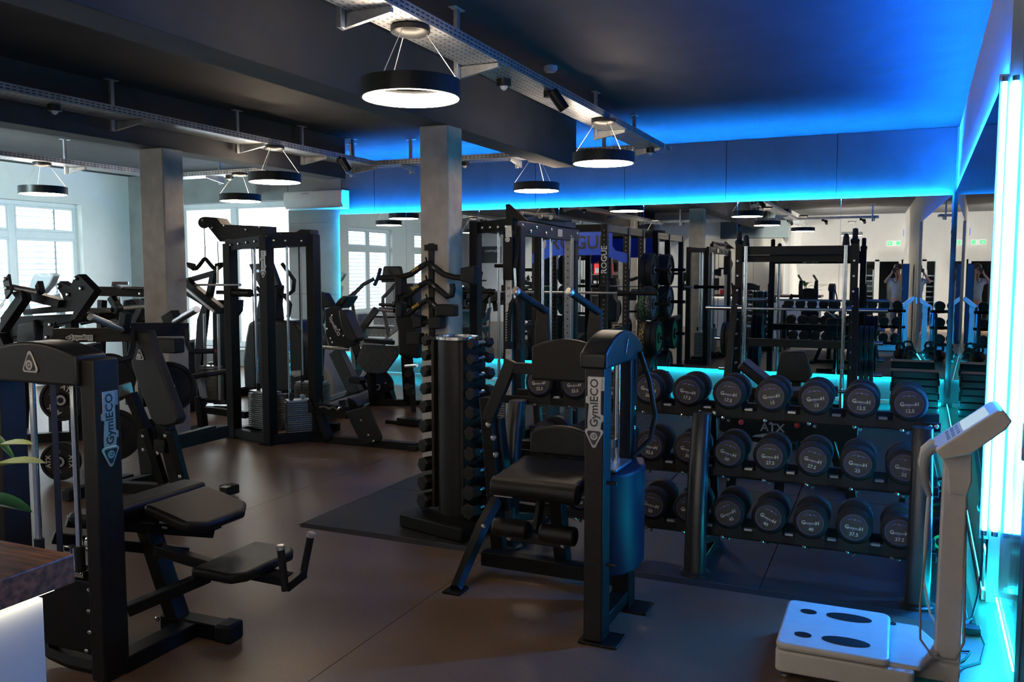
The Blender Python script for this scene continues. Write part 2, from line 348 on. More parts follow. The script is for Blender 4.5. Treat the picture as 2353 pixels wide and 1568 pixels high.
# LED lines
def led(name, m_, mt, l): return one(name, m_, mt, l, 'light', 'LED light lines')
led('led_strip', MB().bx(-8.34, .6, 11.848, 11.858, 2.602, 2.610), 'led_top', 'blue LED strip glowing along the top edge of the back mirrors')
led('led_strip', MB().bx(-8.34, .6, 11.848, 11.858, .360, .368), 'led_low', 'cyan LED strip glowing under the back mirrors')
led('led_strip', MB().bx(-8.352, -8.344, 11.848, 11.858, .38, 2.59), 'led_low', 'cyan LED strip down the left edge of the back mirrors')
led('led_strip', rbox(rbox(MB(), 4.93, 11.75, .052, .060, .006, .014), 4.0, 4.88, .03, .038, -.05, -.042), 'led_low', 'cyan LED strip along the floor under the right mirrors')
led('led_strip', rbox(MB(), 5.0, 11.75, 2.641, 2.6485, .001, .007), 'led_side', 'blue LED strip along the top edge of the right mirrors')
t = thing('led_tube', 'pair of tall upright blue LED tubes at the end of the right mirrors', 'light', (xr(4.86), 4.86, .36))
rbox(MB(), 4.893, 4.912, .33, 2.66, .0, .045).build('profile', 'satin_steel', t, .002)
for k, d in enumerate((.022, -.024)):
    c = V((xr(4.878), 4.878, 0)) + RN * d; r = .011 if k == 0 else .014
    MB().cyl(c + V((0, 0, .38)), c + V((0, 0, 2.62)), r, n=12).build('tube', 'led_tube', t)
    for z in (.355, 2.62): MB().cyl(c + V((0, 0, z)), c + V((0, 0, z + .025)), r + .002, n=12).box(c + V((0, .012, z + .012)), (.01, .03, .02)).build('end_cap', 'chrome', t)
MB().tube([(xr(4.86) - .03, 4.86, .36), (xr(4.8) - .03, 4.8, .25), (xr(4.75) - .05, 4.7, .1), (.40, 4.55, .03), (.36, 4.5, .03)], .005).build('power_lead', 'rubber', t)
# door leaf at the right edge of the view
t = thing('door_leaf', 'dark brown door edge at the right border of the picture', 'door', (xr(3.3), 3.3, 0))
rbox(MB(), 1.9, 3.80, 0, 2.25, -.058, -.05).build('leaf', 'brown_frame', t, .004); rbox(MB(), 3.80, 3.955, 0, 2.3, -.058, -.045).build('jamb', 'brown_frame', t, .004)
rbox(MB(), 3.6, 3.62, 1.0, 1.14, -.05, .0).build('handle', 'satin_steel', t, .004)
# ---------------------------------------------------------------- ceiling fittings
def tray(label, a, b, w, z, hang):
    "perforated tray from a to b (x, y), w wide to the right of travel; hang: distances of hangers"
    a, b = V((*a, z)), V((*b, z)); d = (b - a).normalized(); L = (b - a).length; r = V((d.y, -d.x, 0)); R = Matrix((r, d, V((0, 0, 1)))).transposed()
    t = thing('cable_tray', label, 'cable tray', a, 'galvanised cable trays under the ceiling')
    c = (a + b) / 2 + r * (w / 2)
    m_ = MB().box(c, (w, L, .003), R)
    for s_ in (0, w): m_.box((a + b) / 2 + r * s_ + V((0, 0, .03)), (.003, L, .062), R)
    m_.build('channel', 'galvanised', t)
    m_ = MB(); n = int(L / .055); nr = 6
    for i in range(n):
        for k in range(nr):
            p = a + d * (i * .055 + (.0275 if k % 2 else 0) + .03) + r * (w * (k + .5) / nr) - V((0, 0, .0022))
            e1, e2 = d * .014, r * .0045; m_.add([p - e1 - e2, p - e1 + e2, p + e1 + e2, p + e1 - e2], [(0, 1, 2, 3)])
        for s_, k in ((-.0024, .018), (-.0024, .042), (w + .0024, .018), (w + .0024, .042)):
            p = a + d * (i * .055 + .03) + r * s_ + V((0, 0, k)); e1, e2 = d * .018, V((0, 0, .004)); m_.add([p - e1 - e2, p - e1 + e2, p + e1 + e2, p + e1 - e2], [(0, 1, 2, 3)])
    tag(m_.build('slots', 'letter_dark', t), kind='stuff')
    for h in hang:
        p = a + d * h - r * .03
        hg = MB().box(p + V((0, 0, (ZC - z) / 2 - .05)), (.03, .042, ZC - z + .09), R).box(p + V((0, 0, ZC - z - .004)), (.06, .14, .008), R).build('hanger', 'galvanised', t, .003, 1)
        q = p - V((0, 0, .03)) + d * .03
        MB().prism([(-.03, .025), (w + .02, .025), (w + .02, -.005), (-.03, -.06)], q, r, V((0, 0, 1)), d * .03).build('bracket_arm', 'galvanised', hg, .002, 1)
    return t
tray('galvanised cable tray nearest the camera, running over the leg machine', (-2.70, -4.2), (-2.70, 10.02), .27, 3.08, [2.2, 5.3, 8.1, 9.43, 12.37, 13.74])
tray('galvanised cable tray left of the middle, beside the ceiling beam', (-6.6, -1.9), (-6.6, 9.98), .32, 3.08, [1.6, 4.6, 7.74, 9.39, 10.52, 11.6])
tray('galvanised cable tray at far left above the windows', (-10.15, -1.9), (-10.15, 9.7), .3, 3.08, [2.0, 6., 10.08])
tray('galvanised cable tray crossing the room before the back wall', (-10.15, 10.02), (-2.42, 10.02), .3, 3.085, [.9, 3.25, 4.2, 5.75, 6.9])
tray('galvanised cable tray crossing the room behind the camera', (-10.15, -1.0), (-.4, -1.0), .3, 3.085, [1.5, 4.5, 7.5, 9.6])
def pendant(x, y, label, z=2.675, first=[]):
    if first: return dup(first[0], (x, y, z), (0, 0, random.uniform(0, 2)), label)
    t = thing('pendant_lamp', label, 'lamp', (0, 0, 0), 'ring pendants hung from the trays')
    MB().annulus((0, 0, 0), (0, 0, 1), .272, .285, .096, 48).annulus((0, 0, .090), (0, 0, 1), .262, .274, .005, 48).build('ring_housing', 'dark_plastic', t)
    MB().annulus((0, 0, -.001), (0, 0, 1), .258, .2725, .080, 48).build('diffuser', 'lamp_light', t)
    MB().lathe([(0, .03), (.012, .10), (.022, .112), (.05, .112), (.055, .10)], (0, 0, .345), (0, 0, 1), 24).build('canopy', 'dark_plastic', t)
    for k in range(3):
        a_ = 2 * PI * k / 3 + .5; MB().tube([(.275 * math.cos(a_), .275 * math.sin(a_), .094), (.09 * math.cos(a_), .09 * math.sin(a_), .36)], .0022, 5).build('wire', 'satin_steel', t)
    first.append(t); t.location = (x, y, z); ORG[t.name] = V(t.location); return t
pendant(-2.54, 4.3, 'large ring pendant lamp nearest the camera, at top centre')
pendant(-2.46, 7.59, 'ring pendant lamp under the far end of the nearest tray')
pendant(-6.3, 7.7, 'ring pendant lamp in front of the big back window')
pendant(-8.47, 9.6, 'small ring pendant lamp hanging low over the big window')
pendant(-10.0, 7.69, 'ring pendant lamp at far left above the blinds window')
pendant(-4.05, 9.85, 'ring pendant lamp hung before the blue lit back wall')
for x_, y_, l in ((-2.1, 1.0, 'ring pendant lamp over the reception counter, seen in the mirror'), (-1.1, -2.2, 'ring pendant lamp before the rear door, seen in the mirror'), (-5.9, .9, 'ring pendant lamp behind the counter, seen in the mirror'), (-10.0, 3.6, 'ring pendant lamp along the window side, seen in the mirror')): pendant(x_, y_, l)
def spot(p, aim, label):
    p = V(p); t = thing('spotlight', label, 'spotlight', p, 'black spotlights on the trays'); a = V(aim).normalized()
    MB().lathe([(-.085, .036), (-.08, .043), (.085, .043), (.085, .038), (.07, .036)], p, a, 20).build('barrel', 'black_metal', t)
    MB().bar(p + V((-.07, 0, .055)), p + V((-.02, 0, .02)), .03, .05).cyl(p + V((-.09, 0, .03)), p + V((-.09, 0, .1)), .03).build('mount', 'black_metal', t)
spot((-2.39, 6.25, 3.0), (.35, .2, -.55), 'black spotlight clipped under the nearest cable tray'); spot((-6.2, 8.9, 3.0), (.3, .2, -.6), 'black spotlight at the end of the middle cable tray')
def sensor(x, y, z, label):
    t = thing('motion_sensor', label, 'sensor', (x, y, z - .05), 'motion sensors under the trays')
    MB().lathe([(0, .05), (.004, .055), (.05, .055)], (x, y, z - .05), (0, 0, 1), 20).build('housing', 'dark_plastic', t); MB().lathe([(0, .008), (.012, .022), (.03, .03)], (x, y, z - .078), (0, 0, 1), 16).build('lens', 'white_plastic', t)
sensor(-2.62, 5.75, 3.078, 'black motion sensor under the nearest cable tray'); sensor(-6.45, 5.1, 3.078, 'black motion sensor under the middle cable tray at left'); sensor(-8.9, 9.87, 3.083, 'black motion sensor left of the pendant over the window'); sensor(-5.05, 9.87, 3.083, 'black motion sensor on the cross tray right of the column'); sensor(-2.55, 9.6, 3.078, 'black motion sensor at the far end of the nearest tray')
one('smoke_detector', MB().lathe([(0, .04), (.02, .06), (.05, .06)], (-2.75, 7.0, ZC - .05), (0, 0, 1), 20), 'white_plastic', 'white smoke detector on the dark ceiling above the spotlight', 'detector')
# air conditioner
t = thing('air_conditioner', 'white wall air conditioner beside the blue lit wall', 'air conditioner', (-8.78, 11.76, 2.72))
MB().prism([(0, 0), (0, .30), (-.2, .30), (-.22, .26), (-.22, .1), (-.17, .02), (-.1, 0)], (-9.37, 11.875, 2.71), (0, 1, 0), (0, 0, 1), (1.17, 0, 0)).build('body', 'white_plastic', t, .012, 3)
MB().bar((-9.33, 11.69, 2.755), (-8.24, 11.69, 2.755), .006, .07, (0, .5, 1)).build('louvre', 'white_plastic', t, .002)
MB().bx(-9.0, -8.85, 11.653, 11.655, 2.96, 2.975).build('mark', 'grey_plastic', t)
# ================================================================ FOREGROUND
UPV = V((0, 0, 1))
def tri(s, n=5):
    "rounded triangle, point at +b, about s tall"
    out = []; r = .12 * s
    for k in range(3):
        a0 = math.radians(90 + 120 * k); c = (math.cos(a0) * (.58 * s - 2 * r * .6), math.sin(a0) * (.58 * s - 2 * r * .6) )
        for i in range(n + 1):
            a = a0 - math.radians(60) + math.radians(120) * i / n; out.append((c[0] * .86 + r * math.cos(a), c[1] + r * math.sin(a)))
    return out
def circ(r, n=20): return [(r * math.cos(2 * PI * i / n), r * math.sin(2 * PI * i / n)) for i in range(n)]
def g_badge(parent, o, u, v, s, mt='silver'):
    "triangular emblem with a ringed G"
    o, u, v = V(o), V(u).normalized(), V(v).normalized(); n = u.cross(v)
    b = MB().prism(tri(s), o, u, v, n * .006).build('emblem', mt, parent, .0015)
    MB().prism(tri(s * .76), o + n * .006, u, v, n * .001).build('emblem_inlay', 'letter_dark', b)
    MB().prism(circ(s * .21), o + n * .007 - v * .02 * s, u, v, n * .003).build('emblem_ring', mt, b)
    MB().text('G', s * .30, o + n * .0105 - v * (.02 + .105) * s, u, v, 0).build('lettering', 'letter_dark', b)
def gym_badge(parent, o, u, v, L, mt='silver'):
    "the long plate: emblem first, then the name, read along u"
    o, u, v = V(o), V(u).normalized(), V(v).normalized(); n = u.cross(v); h = L * .27
    pts = [(.20, -.09), (.34, -.11), (.36, -.14), (.44, -.14), (.46, -.10), (.80, -.10), (.80, -.15), (1.0, -.15), (1.0, .10), (.72, .10), (.70, .13), (.62, .13), (.60, .08), (.36, .10), (.22, .10)]
    b = MB().prism([(a * L, c * L) for a, c in pts], o, u, v, n * .004).build('name_plate', mt, parent, .001)
    c = o + u * (.135 * L)
    MB().prism([(x, y) for x, y in tri(L * .31)], c, v * -1, u * -1, n * .005).build('emblem', mt, b, .001)
    MB().prism([(x, y) for x, y in tri(L * .23)], c + n * .005, v * -1, u * -1, n * .001).prism(circ(L * .0), c, u, v, n * .001).build('emblem_inlay', 'letter_dark', b)
    MB().prism(circ(L * .055), c + n * .006, u, v, n * .001).build('emblem_ring', mt, b)
    m = MB().text('G', L * .085, c + n * .0075 - v * .03 * L, u, v, 0)
    w = glyphs('GymlECO')[2]; s = .70 * L / w
    m.text('GymlECO', s, o + u * (.27 * L) - v * (.055 * L) + n * .0045, u, v, 0, 0); m.text('SWEDEN', L * .045, o + u * (.90 * L) - v * (.135 * L) + n * .0045, u, v, 0)
    m.build('lettering', 'letter_dark', b)
def bolts(parent, pts, n, r=.011, name='bolt'):
    m = MB()
    for p in pts: m.lathe([(0, r), (r * .5, r), (r * .8, r * .6)], V(p), n, 8)
    return tag(m.build(name, 'bolt', parent), kind='stuff' if len(pts) > 1 else None)
def pad(parent, name, poly, o, u, v, th, mt='vinyl', bev=.016, seg=3):
    n = V(u).cross(V(v)).normalized(); o = V(o)
    p = MB().prism(poly, o, u, v, n * th).build(name, mt, parent, bev, seg)
    return p
def arch(w, h, hm, n=10):
    "flat bottom, ends h high, middle hm high"
    return [(-w / 2, 0), (w / 2, 0)] + [(w / 2 - w * i / n, h + (hm - h) * (1 - (1 - 2 * i / n) ** 2)) for i in range(n + 1)]
# ---------------------------------------------------------------- seated leg curl machine, middle of the picture
t = thing('leg_curl_machine', 'black seated leg curl machine in front of the dumbbell rack', 'exercise machine', (-1.6, 4.0, 0))
BM = 'brown_black_metal'
p_ = MB().bx(-1.245, -1.155, 3.60, 3.72, .01, 1.3).build('front_post', BM, t, .008, 2)
MB().bx(-1.265, -1.08, 3.58, 3.74, 0, .012).build('foot_plate', 'black_metal', p_, .004)
gym_badge(p_, (-1.198, 3.5995, .92), (0, 0, 1), (-1, 0, 0), .31)
p2_ = MB().bx(-1.245, -1.155, 4.03, 4.15, .01, 1.3).build('rear_post', 'black_metal', t, .008, 2)
MB().bx(-1.265, -1.06, 4.01, 4.17, 0, .012).build('foot_plate', 'black_metal', p2_, .004)
bolts(p2_, [(-1.155, 4.09, z) for z in (.2, .32, .92, 1.02)], (1, 0, 0), .013)
c_ = MB().prism([(a + 3.875, b + 1.265) for a, b in arch(.60, .07, .155)], (-1.262, 0, 0), (0, 1, 0), UPV, (.125, 0, 0)).build('top_cover', 'dark_plastic', t, .012, 3)
g_badge(c_, (-1.1365, 3.9, 1.335), (0, 1, 0), UPV, .085, 'chrome')
for y in (3.79, 3.96): MB().cyl((-1.2, y, .55), (-1.2, y, 1.28), .0125).build('guide_rod', 'chrome', t); MB().cyl((-1.2, y, .52), (-1.2, y, .66), .019).build('rubber_sleeve', 'rubber', t)
MB().prism([(-1.16, 3.7), (-1.10, 3.76), (-1.07, 3.88), (-1.075, 4.02), (-1.12, 4.16), (-1.24, 4.16), (-1.24, 3.7)], (0, 0, .28), (1, 0, 0), (0, 1, 0), (0, 0, .48)).build('stack_shroud', 'deep_blue_plastic', t, .01, 2)
for k in range(6): MB().bx(-1.235, -1.14, 3.75, 4.01, .765 + k * .0, .78).build('stack_head', 'satin_steel', t, .003) if k == 0 else None
MB().cyl((-1.2, 3.87, .78), (-1.2, 3.87, .9), .012).bx(-1.225, -1.175, 3.85, 3.89, .86, .9).build('selector_stem', 'chrome', t)
for z in (.36, .74): MB().cyl((-1.2, 3.66, z), (-1.11, 3.66, z), .009).build('stop_pin', 'rubber', t)
hp = MB().prism(arch(.39, .19, .235), (-1.635, 4.44, 1.09), (1, 0, 0), UPV, (0, -.06, 0)).build('shoulder_panel', BM, t, .014, 3)
MB().bx(-1.452, -1.446, 4.372, 4.3795, 1.19, 1.28).build('edge_strip', 'silver', hp)
for x, s_ in ((-1.79, -1), (-1.48, -1)):
    a_ = MB().prism([(-.042, 0), (.042, 0), (.034, .33), (-.03, .33), (-.046, .2)], (x, 4.44, 1.16), (1, 0, 0), UPV, (0, .035, 0)).build('handle_arm', BM, t, .005)
    q0, q1 = V((x + .02, 4.46, 1.47)), V((x - .07, 4.25, 1.585))
    MB().cyl(q0, q1, .021, n=16).build('grip', 'rubber', a_); d = (q1 - q0).normalized(); MB().lathe([(-.004, .023), (.018, .024), (.024, .017)], q1, d, 18).build('grip_cap', 'silver', a_)
MB().bar((-1.97, 4.41, 1.15), (-1.82, 4.41, 1.15), .05, .06).build('cross_arm', BM, t, .004)
MB().bar((-1.96, 4.41, 1.19), (-2.10, 4.38, .84), .07, .05, (0, 1, 0)).build('lever', BM, t, .004)
MB().bar((-2.06, 4.46, 0.01), (-2.13, 4.44, .97), .075, .075, (0, 1, 0)).build('left_post', 'black_metal', t, .006)
MB().bar((-2.02, 4.5, .3), (-2.09, 4.5, .84), .05, .09, (0, 1, 0)).build('adjuster_plate', 'black_metal', t, .008)
bolts(t, [(-2.09, 4.375, .82), (-2.07, 4.40, .74), (-2.06, 4.41, .64)], (0, -1, .1), .018, 'pivot_bolt')
lg = MB().tube([(-2.07, 4.42, .36), (-2.065, 4.24, .27), (-2.07, 4.1, .15), (-2.07, 3.92, .012)], [.042, .042, .04, .036], 6).build('front_leg', 'black_metal', t, ang=50)
MB().bx(-2.12, -2.02, 3.86, 3.98, 0, .014).build('foot_plate', 'black_metal', lg, .004); bolts(lg, [(-2.04, 4.2, .28)], (.3, -1, 0), .014)
MB().bx(-2.1, -1.98, 4.40, 4.52, 0, .014).build('foot_plate', 'black_metal', t, .004)
pad(t, 'seat', rrect(.46, .42, .03), (-1.59, 4.05, .605), (1, 0, 0), (0, 1, .08), .075, 'vinyl', .022)
MB().cyl((-1.82, 3.862, .612), (-1.36, 3.862, .612), .052, n=24).build('seat_roll', 'vinyl', t, .008)
MB().bx(-1.8, -1.70, 3.823, 3.83, .568, .574).build('seam', 'silver', t)
pad(t, 'back_pad', arch(.36, .12, .165), (-1.61, 4.31, .70), (1, 0, 0), UPV, .05, 'vinyl', .015)
for x in (-1.72, -1.52): MB().bx(x - .02, x + .02, 4.27, 4.29, .66, .73).build('hinge', 'black_metal', t)
MB().bx(-1.66, -1.56, 4.0, 4.3, .54, .60).bar((-1.6, 4.18, .56), (-1.6, 4.3, .06), .07, .09).build('seat_column', 'black_metal', t, .005)
MB().bar((-1.60, 3.98, .56), (-1.585, 3.86, .40), .065, .022, (1, 0, 0)).build('roller_bracket', BM, t, .003)
for a, b in ((-1.81, -1.62), (-1.555, -1.37)): MB().cyl((a, 3.85, .405), (b, 3.85, .405), .048, n=20).build('leg_roller', 'vinyl', t, .012)
MB().bx(-1.75, -1.42, 3.86, 3.90, .335, .365).build('roller_bar', BM, t, .004)
MB().bx(-2.06, -1.2, 4.2, 4.28, .05, .13).bx(-1.24, -1.16, 3.7, 4.05, .04, .1).build('base_beam', 'black_metal', t, .005)
bolts(t, [(-1.73, 3.858, .35), (-1.44, 3.858, .35)], (0, -1, 0), .012)
MB().tube([(-1.13, 4.1, 1.3), (-1.09, 4.13, 1.16), (-1.06, 4.14, .98), (-1.08, 4.12, .86), (-1.15, 4.05, .78)], .013, 8).build('cable', 'rubber', t)
# ---------------------------------------------------------------- rubber floor of the weights area
ra = struct(MB().bx(-3.55, .42, 4.55, 11.8, 0, .006).build('rubber_floor', 'mat_rubber'))
for i in range(4):
    for k in range(7):
        x0, y0 = -3.55 + i * .985, 4.55 + k * 1.03
        x1, y1 = min(x0 + .985, .40), min(y0 + 1.03, 11.78)
        MB().bx(x0 + .002, x1 - .002, y0 + .002, y1 - .002, .004, .018).build('rubber_tile', 'mat_rubber', ra, .004, 1)
MB().prism([(-.04, 0), (.0, 0), (.0, .016)], (-3.55, 4.552, 0), (0, 1, 0), UPV, (3.95, 0, 0)).prism([(-.04, 0), (.0, 0), (.0, .016)], (-3.552, 4.55, 0), (1, 0, 0), UPV, (0, 1.4, 0)).build('rubber_ramp', 'mat_rubber', ra)
FZ = .018
# ---------------------------------------------------------------- dumbbell rack
t = thing('dumbbell_rack', 'grey three tier dumbbell rack with oval posts at right', 'rack', (-.95, 4.75, FZ))
TI = [(1.011, 4.84), (.688, 4.78), (.356, 4.74)]       # tier: height of the dumbbell axis, y of the front faces
for k, x in enumerate((.165, -.955, -2.09)):
    rs = []
    for i in range(9):
        f = i / 8; y = 4.655 + .02 * f + .115 * f ** 3; z = FZ + (.885 if k else .885) * f; w = .060 - .010 * f
        rs.append([V((x + w * math.copysign(abs(math.cos(a)) ** .7, math.cos(a)), y + .055 * math.copysign(abs(math.sin(a)) ** .7, math.sin(a)), z)) for a in [2 * PI * j / 20 for j in range(20)]])
    po = MB().loft(rs).build('post', 'grey_metal', t, ang=50)
    MB().lathe([(0, .085), (.012, .085), (.02, .07)], (x, 4.655, FZ), UPV, 20).build('foot', 'grey_metal', po)
    MB().bar((x, 4.74, .18), (x, 5.28, FZ + .03), .045, .045).bar((x, 5.26, FZ + .03), (x, 5.1, .85), .045, .045).bar((x, 4.7, .04), (x, 5.3, .04), .05, .05).build('brace', 'grey_metal', t, .004)
XS = {0: [(.093 - .2195 * i) * 1.0476 for i in range(10)], 1: [(.082 - .2155 * i) * 1.0346 for i in range(10)], 2: [(.070 - .2115 * i) * 1.026 for i in range(10)]}
NUM = [['12.5', '12.5', '15', '15', '17.5', '17.5', '20', '20', '22.5', '22.5'], ['25', '25', '27.5', '27.5', '30', '30', '32.5', '32.5', '35', '35'], ['37.5', '37.5', '40', '40', '45', '45', '55', '55', '50', '50']]
RL = [[4, -3, 8, 10, -6, -9, -12, 0, 5, 5], [-6, -5, -12, 0, -16, -12, -8, 0, 10, -10], [0, -5, 2, -25, 28, 8, -12, 0, 4, 3]]
for k, (zc, yf) in enumerate(TI):
    zr = zc - .115
    fr = MB().bx(-2.22, .25, yf + .015, yf + .035, zr - .022, zr + .022).bx(-2.22, .25, yf + .005, yf + .06, zr - .026, zr - .02).build('front_rail', 'black_metal', t, .003)
    MB().bx(-2.22, .25, yf + .21, yf + .25, zr - .02, zr + .035).build('rear_rail', 'black_metal', t, .003)
    m = MB()
    for i, x in enumerate(XS[k]): m.lathe([(0, .011), (.008, .011), (.014, .006)], (x - .03, yf + .012, zr - .024), (0, -1, -.3), 8).lathe([(0, .009), (.01, .009)], (x + .0, yf + .02, zr - .036), (0, -1, -.3), 8)
    tag(m.build('bolt', 'bolt', fr), kind='stuff')
    for i, x in enumerate(XS[k]):
        cup = [(-.075, -.025), (.075, -.025), (.075, .034)] + [(.0945 * math.sin(a), .1165 - .0945 * math.cos(a)) for a in [math.radians(50 - 10 * j) for j in range(11)]] + [(-.075, .034)]
        for dy in (.012, .2): MB().prism(cup, (x, yf + dy, zr), (1, 0, 0), UPV, (0, .05, 0)).build('saddle', 'rubber', t)
        if i: MB().bx(x + .086, x + .130, yf + .02, yf + .05, zr - .006, zr + .034).build('spacer', 'grey_plastic' if i < 3 else 'satin_steel', t, .002)
bolts(t, [(.2, 4.85, .895), (.23, 4.85, .90), (-.9, 4.85, .895), (-.98, 4.85, .895)], (0, -1, .2), .012)
proto = {}
def round_dumbbell(num):
    if num in proto: return None
    r = thing('round_dumbbell', 'x', 'dumbbell', (0, 0, 0), 'round dumbbells on the three tier rack')
    hd = .058 + .0006 * float(num); L = .13
    for s_, y0 in ((1, 0.), (-1, hd * 2 + L)):
        MB().lathe([(0, .070), (.002, .082), (.010, .0905), (hd - .012, .092), (hd - .003, .086), (hd, .06)], (0, y0, 0), (0, s_, 0), 36).build('head', 'rubber', r)
    MB().lathe([(0, .017), (L / 2, .0195), (L, .017)], (0, hd, 0), (0, 1, 0), 14).build('handle', 'chrome', r)
    n = V((0, -1, 0)); u = V((1, 0, 0)); v = UPV
    f = MB().prism(circ(.069, 36), (0, 0, 0), u, v, n * .0016).build('face_plate', 'label_face', r)
    MB().annulus((0, -.0016, 0), (0, -1, 0), .0665, .0685, .0004, 40).build('ring_line', 'violet_line', f)
    m = MB().text('G', .030, (-.0345, -.0016, -.011), u, v, .0006).text('OODROUG', .0135, (-.001, -.0016, -.0095), u, v, .0006).text('H', .027, (.0365, -.0016, -.0105), u, v, .0006)
    m.text(num, .026, (.004, -.0016, -.045), u, v, .0006)
    m.add([(-.006, -.0022, .040), (.006, -.0022, .040), (.006, -.0022, .043), (-.006, -.0022, .043)], [(0, 1, 2, 3)])
    m.build('lettering', 'letter_white', f)
    m = MB()
    for s_ in (-1, 1):
        q = [(s_ * (.012 + .022 * j / 4), .043 - .006 * (j / 4) ** 2) for j in range(5)]
        for a, b in zip(q, q[1:]): m.add([(a[0], -.0021, a[1] - .003), (b[0], -.0021, b[1] - .003), (b[0], -.0021, b[1] + .001), (a[0], -.0021, a[1] + .003)], [(0, 1, 2, 3)])
    m.add([(-.009, -.0021, -.0135), (.009, -.0021, -.0135), (0, -.0021, -.022)], [(0, 1, 2)])
    m.build('crest_mark', 'violet_line', f)
    proto[num] = r; return r
tn = ['top', 'middle', 'bottom']; place = ['rightmost', 'second from the right', 'third from the right', 'fourth from the right', 'fifth from the right', 'sixth from the right', 'seventh from the right', 'third from the left', 'second from the left', 'leftmost']
for k, (zc, yf) in enumerate(TI):
    for i, x in enumerate(XS[k]):
        new = round_dumbbell(NUM[k][i]); lab = 'round black dumbbell marked %s, %s on the %s tier' % (NUM[k][i], place[i], tn[k])
        o = new if new else dup(proto[NUM[k][i]])
        o.location = (x, yf, zc); o.rotation_euler = (0, math.radians(-RL[k][i]), 0); o['label'] = lab; ORG[o.name] = V(o.location)
# ---------------------------------------------------------------- dumbbell tower
TR0 = V((-2.575, 4.93, FZ)); TA = math.radians(-15.5); TM = Matrix.Rotation(TA, 3, 'Z')
t = thing('dumbbell_tower', 'black round dumbbell tower on a square base before the column', 'rack')
MB().bx(-.28, .28, -.28, .28, 0, .095).build('base', 'black_metal', t, .012, 2)
MB().cyl((0, 0, .09), (0, 0, 1.24), .135, n=36).build('body', 'dark_plastic', t, .004)
MB().cyl((0, 0, 1.24), (0, 0, 1.252), .15, n=36).annulus((0, 0, 1.252), UPV, .13, .15, .006, 36).build('top_plate', 'chrome', t)
for s_ in (-1, 1): MB().bx(s_ * .13 - .012, s_ * .13 + .012, -.11, .11, .12, 1.23).build('side_plate', BM, t, .004)
ZT = [1.222, 1.125, 1.020, .905, .785, .655, .525, .40, .275, .155]
for s_ in (-1, 1):
    for z in ZT: MB().bx(s_ * .14 - .05 * (s_ < 0), s_ * .14 + .05 * (s_ > 0), -.05, -.02, z - .03, z - .02).bx(s_ * .14 - .05 * (s_ < 0), s_ * .14 + .05 * (s_ > 0), .02, .05, z - .03, z - .02).build('cradle', 'black_metal', t)
t.location = TR0; t.rotation_euler = (0, 0, TA); ORG[t.name] = TR0
for s_ in (-1, 1):
    for i, z in enumerate(ZT):
        rr = .036 + .0024 * i; L = .055 + .004 * i
        r = thing('hex_dumbbell', 'black hex dumbbell on the %s of the tower, %s' % ('left side' if s_ < 0 else 'right side', ['at the very top', 'second from the top', 'third from the top', 'fourth from the top', 'fifth from the top', 'fifth from the bottom', 'fourth from the bottom', 'third from the bottom', 'second from the bottom', 'at the very bottom'][i]), 'dumbbell', (0, 0, 0), 'hex dumbbells on the tower')
        g = .055
        for q in (-1, 1): MB().lathe([(0, rr * .8), (.012, rr), (L - .012, rr), (L, rr * .82)], (0, q * g, 0), (0, q, 0), 6).build('head', 'rubber', r, ang=20)
        MB().lathe([(0, .014), (g, .017), (2 * g, .014)], (0, -g, 0), (0, 1, 0), 12).build('handle', 'chrome', r)
        r.location = TR0 + TM @ V((s_ * .195, 0, z)); r.rotation_euler = (0, 0.25 * s_, TA + s_ * .1); ORG[r.name] = V(r.location)
# ---------------------------------------------------------------- body scale
t = thing('body_scale', 'white body composition scale with tilted display in the right corner', 'scale', (-.13, 3.86, 0))
WP = 'white_plastic'
MB().prism(rrect(.53, .52, .03), (-.135, 3.86, .03), (1, 0, 0), (0, 1, 0), (0, 0, .09)).build('base', WP, t, .008, 2)
dk = MB().prism(rrect(.44, .52, .04), (-.18, 3.86, .125), (1, 0, 0), (0, 1, 0), (0, 0, .03)).build('platform', 'white_plastic', t, .012, 3)
for y in (3.72, 3.99):
    MB().prism([(a * .095, b * .042) for a, b in circ(1, 28)], (-.13, y, .155), (1, 0, 0), (0, 1, 0), (0, 0, .003)).build('heel_electrode', 'grey_metal', dk)
    MB().prism([(a * .035, b * .026) for a, b in circ(1, 24)], (-.30, y, .155), (1, 0, 0), (0, 1, 0), (0, 0, .003)).build('toe_electrode', 'grey_metal', dk)
MB().prism([(-.06, -.22), (.09, -.22), (.16, -.06), (.16, .06), (.09, .22), (-.06, .22)], (.06, 3.86, .115), (1, 0, 0), (0, 1, 0), (0, 0, .02)).build('rear_cover', WP, t, .006, 2)
MB().annulus((.05, 4.05, .136), UPV, .008, .014, .003, 16).build('level', 'dark_plastic', t)
MB().bx(.1, .30, 3.80, 3.92, .02, .1).build('column_base', WP, t, .006)
MB().prism([(-.05, 0), (.05, 0), (.046, .95), (-.042, .95)], (.255, 3.90, .03), (1, 0, 0), UPV, (0, -.075, 0)).build('column', WP, t, .008, 2)
MB().prism([(.19, .985), (.31, .985), (.315, .86), (.30, .80), (.235, .80), (.225, .90), (.19, .965)], (0, 3.915, 0), (1, 0, 0), UPV, (0, -.105, 0)).build('neck', WP, t, .006, 2)
hd = MB().prism([(.175, .99), (.20, .955), (.30, .985), (.415, 1.09), (.435, 1.125), (.405, 1.165), (.38, 1.16)], (0, 4.0, 0), (1, 0, 0), UPV, (0, -.27, 0)).build('display_head', WP, t, .006, 2)
dn = V((-.62, 0, .785)).normalized(); du = V((.785, 0, .62)).normalized()
sc_ = V((.328, 3.865, 1.113))
MB().prism(rrect(.14, .21, .01), sc_ + dn * -.002, du, (0, 1, 0), dn * .006).build('screen', 'screen', hd)
m = MB()
